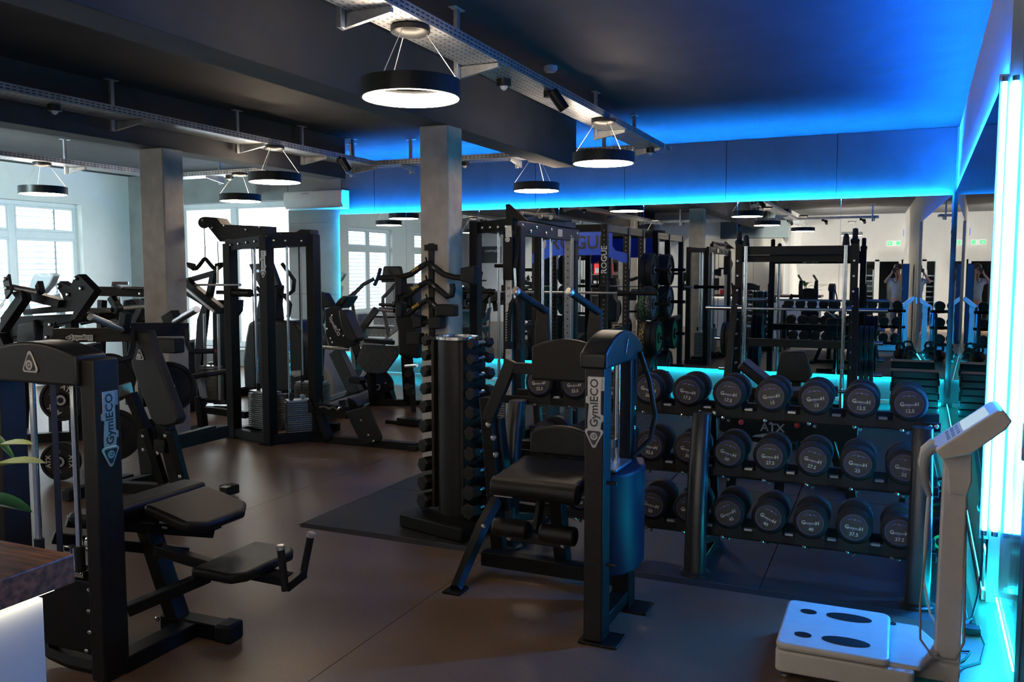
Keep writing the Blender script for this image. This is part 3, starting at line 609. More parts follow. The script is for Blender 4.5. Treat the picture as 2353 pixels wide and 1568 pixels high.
for i in range(4):
    for j in range(3): m.prism(rrect(.014, .03, .004), V((.225, 3.79 + i * .05, 1.03)) + du * (.022 * j) + dn * .0, du, (0, 1, 0), dn * .003)
m.build('keypad', 'grey_plastic', hd)
for y in (3.79, 3.93):
    MB().tube([(.22, y, .985), (.17, y, .985), (.145, y, .955), (.138, y, .90), (.146, y, .84), (.165, y, .79)], [.014, .017, .018, .018, .016, .012], 10).build('hand_electrode', 'grey_plastic' if y < 3.8 else WP, t, ang=60)
MB().tube([(.165, 3.79, .79), (.16, 3.78, .6), (.145, 3.77, .35), (.15, 3.765, .2), (.2, 3.77, .13), (.28, 3.78, .13), (.31, 3.80, .2), (.305, 3.83, .5), (.30, 3.85, .76)], .005, 6).build('electrode_cable', 'grey_plastic', t)
MB().tube([(.165, 3.93, .79), (.158, 3.92, .6), (.16, 3.92, .4), (.19, 3.93, .25), (.22, 3.92, .2)], .005, 6).build('electrode_cable', WP, t)
for x, y in ((-.36, 3.64), (.08, 3.64), (-.36, 4.08), (.08, 4.08)): MB().lathe([(0, .02), (.006, .026), (.014, .026), (.03, .012)], (x, y, 0), UPV, 16).build('foot', 'chrome', t)
t = thing('power_adapter', 'small black power adapter with leads on the floor by the right wall', 'adapter', (.37, 4.42, 0))
MB().bx(.31, .43, 4.40, 4.46, 0, .035).build('brick', 'dark_plastic', t, .005)
MB().tube([(.32, 4.42, .015), (.27, 4.3, .006), (.31, 4.18, .006), (.37, 4.2, .006), (.34, 4.1, .006), (.29, 4.02, .006)], .004, 6).tube([(.42, 4.44, .02), (.435, 4.3, .006), (.40, 4.1, .006), (.33, 4.02, .006), (.30, 3.95, .03)], .004, 6).build('lead', 'rubber', t)
# kettlebells by the wall
def kettlebell(loc, r, label, rot=0):
    t = thing('kettlebell', label, 'kettlebell', (0, 0, 0), 'kettlebells along the right wall')
    MB().lathe([(0, r * .5), (r * .08, r * .62), (r * .35, r * .9), (r * .8, r), (r * 1.3, r * .86), (r * 1.6, r * .55), (r * 1.7, r * .2)], (0, 0, 0), UPV, 24).build('bell', 'dark_plastic', t)
    MB().tube([(-r * .5, 0, r * 1.45), (-r * .62, 0, r * 1.9), (-r * .45, 0, r * 2.35), (0, 0, r * 2.48), (r * .45, 0, r * 2.35), (r * .62, 0, r * 1.9), (r * .5, 0, r * 1.45)], r * .17, 10).build('handle', 'dark_plastic', t)
    MB().annulus((0, -r * .97, r * .9), (0, -1, 0), r * .2, r * .32, .004, 20).build('weight_ring', 'green' if r > .12 else 'silver', t)
    t.location = loc; t.rotation_euler = (0, 0, rot); ORG[t.name] = V(loc)
kettlebell((.30, 5.55, FZ), .13, 'largest kettlebell by the right wall, nearest behind the scale column'); kettlebell((.17, 5.85, FZ), .12, 'kettlebell left of the scale column, beside the rack post')
kettlebell((.33, 6.1, FZ), .11, 'third kettlebell back along the right wall', .4); kettlebell((.36, 6.5, FZ), .10, 'farthest kettlebell along the right wall', .2)
# ---------------------------------------------------------------- reception counter
t = thing('reception_counter', 'reception counter with dark wood top and lit white panels', 'counter', (-3.1, .9, 0))
MB().bx(-4.75, -1.61, .42, 1.275, 1.02, 1.085).build('counter_top', 'dark_wood', t, .004)
MB().bx(-4.68, -1.645, .5, 1.222, 0, 1.0).build('front_panel', 'white_paint', t, .003); MB().bx(-4.6, -1.70, .55, 1.17, 1.0, 1.02).build('neck', 'dark_plastic', t)
MB().bx(-4.6, -1.63, 1.236, 1.242, 1.0135, 1.0195).bx(-1.634, -1.628, .5, 1.236, 1.0135, 1.0195).build('under_light', 'led_counter', t)
t = thing('potted_plant', 'leafy green plant in a white pot on the counter', 'plant', (-2.0, 1.08, 1.085))
MB().lathe([(0, .07), (.14, .10), (.15, .10)], (-2.0, 1.08, 1.085), UPV, 24).build('pot', 'white_plastic', t); MB().cyl((-2.0, 1.08, 1.2), (-2.0, 1.08, 1.225), .092).build('soil', 'soil', t)
def leaf(base, tip, w, mt='leaf', lift=.05):
    b, e = V(base), V(tip); d = e - b; s_ = d.cross(UPV).normalized(); n = 9; vs = []; fs = []
    for i in range(n + 1):
        f = i / n; c = b + d * f + UPV * (lift * math.sin(PI * f)); ww = w * math.sin(PI * min(1, f * .96 + .04)) ** .75 * (1 - .25 * f)
        vs += [c - s_ * ww + UPV * .012 * (ww / w), c, c + s_ * ww + UPV * .012 * (ww / w)]
    for i in range(n):
        for k in range(2): a_ = i * 3 + k; fs.append((a_, a_ + 1, a_ + 4, a_ + 3))
    return MB().add(vs, fs).build('leaf', mt, t, ang=180)
cc = V((-2.0, 1.08, 1.24))
leaf(P(-150, 1120, Y=1.12), P(78, 1022, Y=1.12), .05, 'leaf', .03); leaf(P(-150, 1135, Y=1.05), P(106, 1065, Y=1.05), .05, 'leaf', .02); leaf(P(-150, 1170, Y=1.15), P(76, 1179, Y=1.15), .045, 'leaf_dark', .02)
leaf(P(-90, 1050, Y=1.25), P(40, 1066, Y=1.25), .018, 'leaf_dark')
for k in range(9):
    a_ = k * .75 + .3; q = V((math.cos(a_), math.sin(a_), 0))
    if q.x > .75: continue
    leaf(cc + q * .02 + V((0, 0, .06)), cc + q * .20 + V((0, 0, .10 + .05 * (k % 3))), .04, 'leaf' if k % 2 else 'leaf_dark')
m = MB()
for k in range(7): a_ = k * .9; m.tube([(-2.0 + .02 * math.cos(a_), 1.08 + .02 * math.sin(a_), 1.22), (-2.0 + .03 * math.cos(a_), 1.08 + .03 * math.sin(a_), 1.32)], .004, 5)
m.tube([(-2.0, 1.08, 1.24), tuple(P(-150, 1120, Y=1.12))], .004, 5).tube([(-2.0, 1.08, 1.24), tuple(P(-150, 1135, Y=1.05))], .004, 5).tube([(-2.0, 1.08, 1.24), tuple(P(-150, 1170, Y=1.15))], .004, 5).tube([(-2.0, 1.08, 1.24), tuple(P(-90, 1050, Y=1.25))], .004, 5)
m.build('stem', 'leaf_dark', t)
# ---------------------------------------------------------------- stack machine at the left edge
t = thing('glute_machine', 'black weight stack machine with two flat pads at left', 'exercise machine', (-3.0, 2.75, 0))
p_ = MB().bx(-2.985, -2.905, 2.42, 2.545, 0, 1.345).build('front_post', BM, t, .008, 2)
gym_badge(p_, (-2.9045, 2.485, .91), (0, 0, 1), (0, -1, 0), .30)
MB().bx(-3.55, -3.475, 2.42, 2.545, 0, 1.345).build('left_post', BM, t, .008, 2)
c_ = MB().prism([(a, b) for a, b in arch(.53, .125, .172)], (-3.235, 2.545, 1.235), (1, 0, 0), UPV, (0, -.15, 0)).build('top_cover', 'dark_plastic', t, .012, 3)
g_badge(c_, (-3.232, 2.3945, 1.315), (1, 0, 0), UPV, .10)
for x in (-3.32, -3.075): MB().cyl((x, 2.46, .47), (x, 2.46, 1.24), .0135).build('guide_rod', 'chrome', t); MB().cyl((x, 2.46, .45), (x, 2.46, .55), .021).build('rubber_sleeve', 'rubber', t)
MB().bx(-3.215, -3.18, 2.462, 2.466, .5, 1.24).build('belt', 'deep_blue_plastic', t)
MB().bx(-3.37, -3.02, 2.425, 2.50, .43, .455).tube([(-3.37, 2.42, .452), (-3.2, 2.408, .452), (-3.02, 2.42, .452)], .006, 8).build('stack_head', 'chrome', t, .003)
MB().cyl((-3.16, 2.50, .44), (-3.16, 2.50, .52), .012).bx(-3.195, -3.155, 2.48, 2.52, .49, .525).build('selector_stem', 'chrome', t)
MB().cyl((-3.12, 2.56, .53), (-3.0, 2.56, .53), .045, n=20).build('pulley_drum', 'chrome', t, .003)
MB().bx(-3.47, -2.985, 2.43, 2.53, .1, .42).build('stack_shroud', 'black_metal', t, .01)
bolts(t, [(-2.99, 2.43, .385), (-2.985, 2.42, .30), (-2.985, 2.42, .21), (-3.02, 2.43, .12)], (.3, -1, 0), .009)
MB().tube([(-3.38, 2.5, .12), (-3.28, 2.47, .05), (-3.16, 2.47, .035), (-2.95, 2.48, .035)], .035, 6).build('rear_foot', 'black_metal', t, ang=20)
MB().bx(-3.0, -2.9, 2.52, 3.0, .0, .07).build('base_beam', 'black_metal', t, .006)
ft = MB().bar((-3.12, 2.955, .04), (-2.74, 2.965, .04), .09, .07).build('front_foot', 'black_metal', t, .006); MB().bar((-2.79, 2.963, .042), (-2.705, 2.966, .042), .105, .085).build('rubber_cap', 'rubber', ft, .012)
MB().bar((-3.04, 2.95, .05), (-3.25, 2.95, .56), .075, .085, (0, 1, 0)).build('upright', 'black_metal', t, .006)
bolts(t, [(-3.12, 2.9, .06)], (0, -1, 0), .013)
pad(t, 'upper_pad', [(-.16, -.2), (.10, -.2), (.16, -.12), (.16, .12), (.10, .2), (-.16, .2)], (-2.955, 3.02, .55), V((.97, 0, -.22)).normalized(), (0, 1, 0), .05, 'vinyl', .018)
pad(t, 'bench_pad', rrect(.16, .70, .03), (-3.25, 2.95, .575), (1, 0, 0), (0, 1, 0), .05, 'vinyl', .018)
MB().bx(-3.28, -3.2, 2.7, 3.3, .52, .575).bar((-3.2, 3.0, .53), (-2.85, 3.02, .515), .06, .05).build('pad_frame', 'black_metal', t, .004)
pad(t, 'lower_pad', [(-.135, -.21), (.09, -.21), (.135, -.15), (.135, .15), (.09, .21), (-.135, .21)], (-2.62, 2.955, .365), (1, 0, 0), (0, 1, 0), .045, 'vinyl', .016)
MB().bar((-3.14, 2.93, .385), (-2.70, 2.93, .345), .05, .05).build('upper_strut', 'grey_metal', t, .004); MB().bar((-2.93, 2.56, .26), (-2.74, 2.84, .345), .05, .05).build('lower_strut', 'black_metal', t, .004)
MB().bar((-2.70, 2.955, .345), (-2.40, 2.97, .335), .07, .045).build('pad_beam', 'black_metal', t, .004)
A0, A1, B0, B1 = P(655, 1350, Y=2.86), P(645, 1262, Y=2.86), P(697, 1318, Y=3.02), P(714, 1232, Y=3.02)
hb = MB().bar(A0, B0, .04, .04).build('handle_bracket', 'black_metal', t, .004)
for a, b in ((A0, A1), (B0, B1)):
    d = (b - a).normalized(); MB().cyl(a - d * .015, b, .0165, n=16).build('handle', 'rubber', hb); MB().lathe([(-.003, .018), (.014, .0185), (.018, .013)], b, d, 16).build('handle_cap', 'silver', hb)
m = MB()
for q in (P(378, 1213, Y=2.86), P(515, 1340, Y=2.76)): m.box(q, (.03, .004, .008))
m.build('pad_tag', 'silver', t)
MB().bar((-3.35, 2.62, .58), (-3.05, 3.2, .40), .04, .05).bar((-3.42, 2.6, .5), (-3.12, 3.1, .32), .03, .05).build('link_arm', 'black_metal', t, .004)
MB().cyl((-3.35, 3.35, .5), (-3.05, 3.35, .5), .04, n=18).build('foot_roller', 'vinyl', t)
# ================================================================ MIDDLE GROUND
def Q(q): return P(q[0], q[1], Y=q[2])
def pb(a, b, w, h, up=(0, 1, 0), m=None): return (m or MB()).bar(Q(a), Q(b), w, h, up)
def flat(pts, Y, d, m=None):
    "a plate cut to an outline lying in the plane y = Y, d deep"
    q = [P(x, y, Y=Y) for x, y in pts]
    return (m or MB()).prism([(p.x, p.z) for p in q], (0, Y, 0), (1, 0, 0), UPV, (0, d, 0))
SP = {}
def stack(parent, c, w, d, n, rot=0, th=.0145, gap=.0065):
    "weight stack: n separate steel plates from c upwards and a head"
    c = V(c); R = Matrix.Rotation(rot, 3, 'Z'); key = (w, d, rot, th)
    for k in range(n):
        z = k * (th + gap)
        if key not in SP:
            mb = MB().box((0, 0, th / 2), (w, d, th), R).build('weight_plate', 'stack_steel', None, .002, 1); SP[key] = mb.data; o = mb
        else: o = bpy.data.objects.new('weight_plate', SP[key]); COL.objects.link(o)
        o.parent = parent; o.location = c + V((0, 0, z)) - ORG[parent.name]
    z = n * (th + gap); h = MB().box(c + V((0, 0, z + .012)), (w * .94, d * .9, .022), R).cyl(c + V((0, 0, z)), c + V((0, 0, z + .07)), .012).box(c + V((0, 0, z + .05)), (.05, .04, .03), R).build('stack_head', 'satin_steel', parent, .002)
    for s_ in (-1, 1): MB().cyl(c + R @ V((s_ * w * .33, 0, z + .02)), c + R @ V((s_ * w * .33, 0, z + .09)), .02).build('rubber_sleeve', 'rubber', parent)
    return z
def plate(c, ax, r, th, label, mt='rubber', name='weight_disc', group=None, txt=None, face=None, rot=0.):
    "a single weight plate, its outer face towards ax"
    c, ax = V(c), V(ax).normalized()
    t = thing(name, label, 'weight plate', c, group)
    MB().lathe([(0, r * .97), (th * .12, r), (th * .88, r), (th, r * .97), (th, r * .86), (th * .8, r * .82), (th * .8, r * .34), (th, r * .30), (th, .03)], c - ax * th / 2, ax, 40).build('disc', mt, t)
    MB().annulus(c + ax * (th / 2), ax, .026, .042, .003, 24).build('hub', 'satin_steel', t)
    if face: MB().annulus(c + ax * (th * .3 + .0005), ax, r * .36, r * .8, .001, 40).build('face_ring', face, t)
    if txt:
        u = UPV.cross(ax).normalized(); v = ax.cross(u); R = Matrix.Rotation(rot, 3, ax); m = MB()
        for k, s_ in enumerate(txt):
            a_ = Matrix.Rotation(2 * PI * k / len(txt), 3, ax); m.text(s_, r * (.34 if len(s_) > 2 else .2), c + ax * (th * .3 + .002) + R @ (a_ @ (v * r * .47)), R @ (a_ @ u), R @ (a_ @ v), 0)
        m.build('lettering', 'letter_white', t)
    return t
BLK = 'black_metal'
# ---------------------------------------------------------------- lat pulldown and low row tower
t = thing('cable_tower', 'tall black lat pulldown and low row tower before the big window', 'exercise machine', (-5.6, 6.8, 0))
MB().bx(-6.16, -6.07, 6.70, 6.82, 0, 1.97).build('left_post', BLK, t, .006)
cp = MB().bx(-5.575, -5.485, 6.55, 6.67, 0, 2.03).build('centre_post', BLK, t, .006); gym_badge(cp, (-5.52, 6.5495, 1.64), (0, 0, 1), (-1, 0, 0), .25)
MB().bx(-5.29, -5.20, 6.90, 7.02, 0, 2.05).build('right_post', BLK, t, .006)
MB().bx(-6.14, -6.06, 7.22, 7.32, 0, 2.0).build('rear_post', BLK, t, .006)
lb = MB().bar((-6.15, 6.76, 1.95), (-5.53, 6.60, 1.99), .11, .05, (0, 1, 0)).build('top_beam', BLK, t, .004); bolts(lb, [(-6.05 + .13 * k, 6.70 - .033 * k, 1.955 + .009 * k) for k in range(5)], (-.25, -1, 0), .013)
rb_ = MB().bar((-5.53, 6.62, 1.99), (-5.24, 6.96, 2.0), .12, .05, (1, -1, 0)).build('top_beam', BLK, t, .004); bolts(rb_, [(-5.47, 6.645, 1.99), (-5.40, 6.73, 1.99), (-5.30, 6.85, 1.99)], (1, -1, 0), .013)
MB().bar((-6.1, 6.76, 1.95), (-6.1, 7.3, 1.97), .08, .08).bar((-5.24, 6.96, 2.0), (-5.6, 7.3, 2.0), .08, .08).bar((-6.1, 7.27, 1.97), (-5.55, 7.3, 1.99), .08, .08).build('rear_beam', BLK, t, .004)
pj = flat([(462, 503), (470, 498), (497, 501), (508, 516), (612, 520), (612, 548), (520, 550), (505, 556)], 6.80, .16).build('pulley_jib', BLK, t, .005); bolts(pj, [tuple(P(x, y, Y=6.795)) for x, y in ((466, 506), (488, 523), (515, 518), (565, 528), (596, 522))], (0, -1, 0), .014)
MB().cyl(P(469, 512, Y=6.84), P(469, 512, Y=6.92), .06, n=20).build('pulley', 'rubber', t)
pj = flat([(612, 534), (680, 533), (690, 527), (712, 528), (713, 545), (700, 556), (612, 552)], 6.96, .14).build('pulley_jib', BLK, t, .005); bolts(pj, [tuple(P(x, y, Y=6.955)) for x, y in ((645, 536), (660, 545), (700, 540), (635, 548))], (0, -1, 0), .014)
# left stack and its rods, right stack, rear stack
stack(t, (-5.80, 6.87, .10), .36, .17, 17, -.25)
for x, y in ((-5.925, 6.90), (-5.675, 6.84)): MB().cyl((x, y, .07), (x, y, 1.94), .0135).build('guide_rod', 'chrome', t)
stack(t, (-5.36, 6.90, .10), .34, .17, 14, .86)
for x, y in ((-5.45, 6.815), (-5.28, 6.995)): MB().cyl((x, y, .07), (x, y, 1.98), .0135).build('guide_rod', 'chrome', t)
stack(t, (-5.62, 7.4, .12), .34, .16, 18, .2)
for x, y in ((-5.73, 7.38), (-5.51, 7.42)): MB().cyl((x, y, .07), (x, y, 1.98), .0135).build('guide_rod', 'satin_steel', t)
for x, y in ((-5.87, 6.80), (-5.78, 6.88), (-5.73, 6.86), (-5.34, 6.86), (-5.58, 7.40)): MB().cyl((x, y, .5), (x, y, 1.95), .006, n=6).build('cable', 'rubber', t)
m = MB().bar((-6.12, 6.76, .05), (-5.53, 6.61, .05), .08, .09).bar((-5.53, 6.61, .05), (-5.24, 6.96, .05), .08, .09).bar((-6.1, 6.76, .05), (-6.1, 7.28, .05), .08, .08).bar((-6.1, 7.28, .05), (-5.3, 7.42, .05), .08, .08).build('base_frame', BLK, t, .004)
for p in ((-6.12, 6.76), (-5.53, 6.61), (-5.24, 6.96)): MB().box((p[0], p[1] - .0, .006), (.14, .18, .012)).build('foot_plate', BLK, t)
# seat side
pad(t, 'seat', rrect(.50, .34, .04), (-6.72, 6.93, .555), V((.985, 0, .17)), (0, 1, 0), .055, 'vinyl', .016)
MB().bar((-6.72, 6.93, .55), (-6.68, 6.93, .34), .055, .055, (0, 1, 0)).build('seat_stem', 'satin_steel', t, .003)
MB().bar((-6.74, 6.93, .36), (-6.70, 6.93, .02), .08, .08, (0, 1, 0)).bx(-6.85, -6.6, 6.86, 7.0, 0, .03).bar((-6.72, 6.93, .22), (-6.1, 6.93, .2), .06, .07).build('seat_frame', BLK, t, .004)
MB().cyl(Q((527, 672, 6.75)), Q((577, 674, 6.75)), .042, n=18).build('thigh_roller', 'vinyl', t, .01); MB().bar(Q((500, 672, 6.76)), Q((545, 673, 6.76)), .05, .04).build('roller_arm', BLK, t, .003)
MB().tube([Q((500, 555, 6.74)), Q((502, 612, 6.72))], .005, 6).tube([Q((469, 518, 6.86)), Q((471, 566, 6.86))], .005, 6).build('cable', 'rubber', t)
# low row side
MB().bar((-5.22, 6.93, .035), (-4.07, 6.94, .035), .09, .07).build('floor_rail', BLK, t, .006); MB().bx(-4.13, -4.05, 6.87, 7.01, 0, .05).build('rail_foot', 'rubber', t)
MB().bar(Q((716, 938, 6.92)), Q((800, 949, 6.92)), .05, .12).bar(Q((736, 952, 6.9)), Q((757, 1010, 6.9)), .08, .07).bar(Q((712, 920, 6.92)), Q((722, 944, 6.92)), .1, .08).build('row_bench', BLK, t, .004)
f_ = flat([(793, 947), (842, 935), (850, 940), (877, 1005), (874, 1014), (833, 1023), (825, 1012)], 6.82, .022).build('foot_plate', 'dark_plastic', t, .006); bolts(f_, [tuple(P(x, y, Y=6.818)) for x, y in ((830, 966), (847, 1000), (858, 1014))], (0, -1, 0), .013)
flat([(798, 914), (812, 920), (822, 932), (823, 940), (805, 945), (800, 930)], 7.25, .02).build('foot_plate', 'dark_plastic', t, .004); MB().bar(Q((785, 920, 7.0)), Q((790, 950, 7.0)), .04, .06).build('plate_bracket', BLK, t, .003)
# loose bars that hang on it
def vbar(loc, span, drop, label, parent_loc=None, tag_='letter_yellow'):
    t = thing('pulldown_bar', label, 'cable bar', loc, 'cable attachments')
    x, y, z = loc
    for s_ in (-1, 1):
        q = [(x, y, z), (x + s_ * .06 * span, y, z - .05 * drop), (x + s_ * .5 * span, y, z - .7 * drop), (x + s_ * .7 * span, y, z - .95 * drop), (x + s_ * span, y, z - drop)]
        MB().tube(q, [.016, .02, .022, .022, .02], 8).build('arm', BLK, t, ang=60)
    return t
q = Q((471, 594, 6.86))
tb = vbar(tuple(q), .17, .11, 'black angled pulldown bar hanging from the left cable of the tower')
for s_ in (-1, 1): MB().prism([(0, -.03), (.07, .01), (.085, .06), (.0, .045)], q + V((s_ * .15, -.03, -.10)), (s_, 0, 0), UPV, (0, .06, 0)).build('grip_pad', 'rubber', tb, .008)
MB().tube([q, Q((471, 566, 6.86))], .008, 8).build('chain', 'chrome', tb)
q0, q1 = Q((449, 655, 6.70)), Q((553, 655, 6.70)); tb = one('straight_bar', MB().cyl(q0, q1, .012), 'satin_steel', 'short straight chrome bar hanging on the tower\'s second cable', 'cable bar', 'cable attachments')
MB().tube([Q((500, 612, 6.72)), Q((500, 652, 6.71))], .012, 8).build('carabiner', 'chrome', tb)
tb = thing('cable_chain', 'chrome chain and carabiner lying on the low row bench', 'cable handle', tuple(Q((745, 941, 6.9))), 'cable attachments'); MB().tube([Q((735, 936, 6.85)), Q((745, 934, 6.85)), Q((757, 940, 6.85)), Q((768, 936, 6.85)), Q((775, 942, 6.85)), Q((783, 936, 6.85))], .013, 8).build('chain', 'chrome', tb)
# ---------------------------------------------------------------- cable station (numbered post) with two stacks
t = thing('cable_station', 'black cable station with numbered silver post right of the column', 'exercise machine', (-3.15, 7.4, FZ))
MB().bx(-3.40, -3.32, 6.72, 6.82, FZ, 2.13).build('outer_post', BLK, t, .005)
np_ = MB().bx(-3.005, -2.945, 6.62, 6.69, FZ, 2.08).build('number_post', 'satin_steel', t, .003)
m = MB()
for k in range(1, 27): m.text(str(k), .030, (-2.975, 6.6195, .24 + .0685 * (k - 1)), (1, 0, 0), UPV, .0004)
m.build('lettering', 'letter_dark', np_)
MB().bx(-2.94, -2.88, 6.66, 6.76, FZ, 2.08).build('inner_post', BLK, t, .004)
sl = MB().bx(-3.02, -2.93, 6.60, 6.71, 1.62, 1.98).build('slider', BLK, t, .006); MB().cyl((-3.12, 6.66, 1.74), (-3.0, 6.66, 1.74), .016).build('slider_pin', BLK, sl)
MB().prism(circ(.022), (-2.975, 6.5985, 1.96), (1, 0, 0), UPV, (0, -.002, 0)).build('number_plate', 'letter_white', sl)
b1 = MB().bar((-3.40, 6.80, 2.07), (-2.93, 6.64, 2.09), .10, .05, (0, 1, 0)).build('top_beam', BLK, t, .004); bolts(b1, [(-3.36 + .09 * k, 6.755 - .031 * k, 2.07) for k in range(5)], (-.3, -1, 0), .014)
b2 = MB().bar((-2.93, 6.64, 2.06), (-3.0, 8.4, 2.06), .05, .12, UPV).build('side_beam', BLK, t, .004); bolts(b2, [(-2.903 - .038 * (y - 6.64), y, 2.06 + .02 * (-1) ** i) for i, y in enumerate((6.75, 6.95, 7.1, 7.35, 7.5, 8.1, 8.3))], (1, 0, 0), .017)
MB().box((-2.94, 7.75, 2.06), (.004, .12, .07)).build('maker_label', 'silver', b2)
sp2 = MB().bx(-3.03, -2.96, 8.12, 8.2, FZ, 2.03).build('pin_post', 'satin_steel', t, .003); m = MB()
for k in range(24): m.lathe([(0, .008), (.001, .008)], (-2.995, 8.1195, .3 + .07 * k), (0, -1, 0), 8)
tag(m.build('pin_hole', 'letter_dark', sp2), kind='stuff')
MB().bx(-3.06, -2.98, 8.3, 8.4, FZ, 2.06).build('far_post', BLK, t, .005); MB().bx(-3.40, -3.32, 8.2, 8.3, FZ, 2.1).build('outer_post', BLK, t, .005)
MB().bar((-3.36, 6.78, 2.08), (-3.36, 8.3, 2.08), .08, .08).bar((-3.36, 8.28, 2.06), (-2.98, 8.36, 2.06), .08, .08).build('rear_beam', BLK, t, .004)
gs = MB().prism([(0, 0), (.2, 0), (.03, .14), (0, .14)], (-3.02, 6.66, 2.12), (1, 0, 0), UPV, (0, .03, 0)).build('gusset', BLK, t, .003)
# pull up handles on top
pu = MB().bar((-2.97, 6.72, 2.17), (-2.97, 8.2, 2.15), .06, .06).build('pull_up_beam', BLK, t, .004)
for a, b in (((1199, 491, 6.8), (1236, 497, 7.3)), ((1242, 498, 7.2), (1266, 501, 7.5)), ((1266, 500, 7.4), (1309, 507, 8.1))):
    g_ = MB().cyl(Q(a), Q(b), .024).build('pull_up_grip', 'rubber', pu); MB().cyl(Q(a), Q(a) + (Q(a) - Q(b)).normalized() * .02, .021).build('grip_cap', 'silver', g_)
stack(t, (-3.18, 6.98, .16), .16, .34, 20); stack(t, (-3.18, 8.02, .16), .16, .34, 20)
for x, y in ((-3.18, 6.87), (-3.18, 7.09), (-3.18, 7.91), (-3.18, 8.13)): MB().cyl((x, y, .1), (x, y, 2.05), .013).build('guide_rod', 'chrome', t)
for x, y in ((-3.1, 6.8), (-3.24, 6.99), (-3.05, 7.5), (-2.96, 7.9)): MB().cyl((x, y, .6), (x, y, 2.05), .005, n=6).build('cable', 'rubber', t)
MB().bar((-3.36, 6.78, .06), (-3.36, 8.3, .06), .08, .08).bar((-3.36, 6.76, .06), (-2.95, 6.66, .06), .08, .08).bar((-3.36, 8.28, .06), (-3.0, 8.34, .06), .08, .08).bx(-3.3, -3.05, 6.8, 7.2, .06, .14).bx(-3.3, -3.05, 7.85, 8.2, .06, .14).build('base_frame', BLK, t, .004)
MB().tube([(-2.90, 6.62, 1.92), (-2.88, 6.58, 1.83), (-2.90, 6.58, 1.72)], .014, 8).build('pulley_block', BLK, t)
rp = thing('triceps_rope', 'black twisted rope hanging on the numbered post', 'cable handle', (-2.9, 6.57, 1.05), 'cable attachments')
MB().tube([(-2.90, 6.58, 1.72), (-2.895, 6.58, 1.60), (-2.90, 6.58, 1.45)], .011, 8).build('chain', 'chrome', rp)
for s_ in (-1, 1):
    q = [(-2.90, 6.57, 1.46), (-2.90 + s_ * .03, 6.57, 1.42), (-2.90 + s_ * .045, 6.57, 1.30), (-2.90 + s_ * .05, 6.57, 1.08)]
    MB().tube(q, .02, 8).build('rope', 'rubber', rp); MB().cyl((-2.90 + s_ * .05, 6.57, 1.10), (-2.90 + s_ * .05, 6.57, 1.04), .032).build('rope_end', 'rubber', rp)
    m = MB()
    for k in range(12): z = 1.1 + k * .022; m.tube([(-2.90 + s_ * .05 - .02, 6.552, z), (-2.90 + s_ * .05, 6.547, z + .012), (-2.90 + s_ * .05 + .02, 6.552, z + .024)], .005, 5)
    tag(m.build('rope_twist', 'rubber', rp), kind='stuff')
# ---------------------------------------------------------------- power rack
t = thing('power_rack', 'black power rack with blue name plate against the mirrors', 'rack', (-3.78, 10.6, FZ))
XA, XB = -4.42, -3.15
m = MB()
for x in (XA, XB):
    for y in (9.81, 10.72, 11.43):
        u_ = MB().bx(x - .038, x + .038, y - .038, y + .038, FZ, 2.25).build('upright', BM, t, .004)
        m2 = MB()
        for k in range(36):
            z = .25 + k * .055; m2.lathe([(0, .009), (.001, .009)], (x, y - .0382, z), (0, -1, 0), 6).lathe([(0, .009), (.001, .009)], (x + .0382, y, z), (1, 0, 0), 6)
        tag(m2.build('peg_hole', 'stack_steel', u_), kind='stuff')
        MB().bx(x - .10, x + .10, y - .08, y + .08, FZ, FZ + .01).build('foot_plate', BLK, t)
    for y0, y1 in ((9.81, 10.72), (10.72, 11.43)):
        cb = MB().bx(x - .03, x + .03, y0 + .04, y1 - .04, 2.16, 2.25).build('cross_member', 'grey_metal' if x == XB else BLK, t, .003)
        m2 = MB()
        for k in range(10): yy = y0 + .1 + (y1 - y0 - .2) * k / 9; m2.bx(x + .0302, x + .0308, yy - .008, yy + .008, 2.185, 2.225)
        tag(m2.build('slot', 'letter_dark', cb), kind='stuff')
        MB().bx(x - .035, x + .035, y0 + .04, y1 - .04, .05, .12).build('base_member', BLK, t, .003)
    for y in (10.72, 11.43):
        m2 = MB().bx(x + .04, x + .048, y - .03, y + .03, 1.72, 2.14)
        m2.build('gusset', 'galvanised', t, .002)
for y in (9.81, 11.43): MB().bx(XA + .04, XB - .04, y - .03, y + .03, 2.17, 2.25).build('cross_bar', BLK, t, .003)
MB().cyl((XA, 9.82, 2.21), (XB, 9.82, 2.21), .018).build('pull_up_bar', BLK, t)
np2 = MB().prism([(-.66, .0), (-.60, .0), (-.35, .10), (.35, .10), (.60, .0), (.66, .0), (.66, .12), (.5, .16), (.46, .22), (.46, .40), (-.46, .40), (-.46, .22), (-.5, .16), (-.66, .12)], (-3.785, 10.665, 1.80), (1, 0, 0), UPV, (0, .012, 0)).build('name_board', 'blue_paint', t, .002)
w = glyphs('ROGUE')[2]; MB().text('ROGUE', .80 / w, (-3.785, 10.665, 1.985), (1, 0, 0), UPV, .001).build('lettering', 'letter_dark', np2)
MB().text('ROGUE', .098, (-3.15 + .035, 9.7715, 1.83), UPV, (-1, 0, 0), .0006).build('lettering', 'letter_white', t)
for x in (XA, XB): MB().bx(x - .05, x + .05, 9.72, 9.79, 1.38, 1.52).bx(x - .03, x + .03, 9.66, 9.75, 1.40, 1.42).build('j_hook', BLK, t, .004)
for x in (XA, XB): MB().bar((x, 9.86, .95), (x, 10.68, .95), .05, .07).build('safety_bar', BLK, t, .004)
bb = thing('barbell', 'long barbell racked on the power rack, bare sleeves', 'barbell', (-3.68, 9.70, 1.45), 'barbells')
MB().cyl((-4.55, 9.70, 1.435), (-2.95, 9.70, 1.435), .0145, n=12).build('shaft', 'satin_steel', bb)
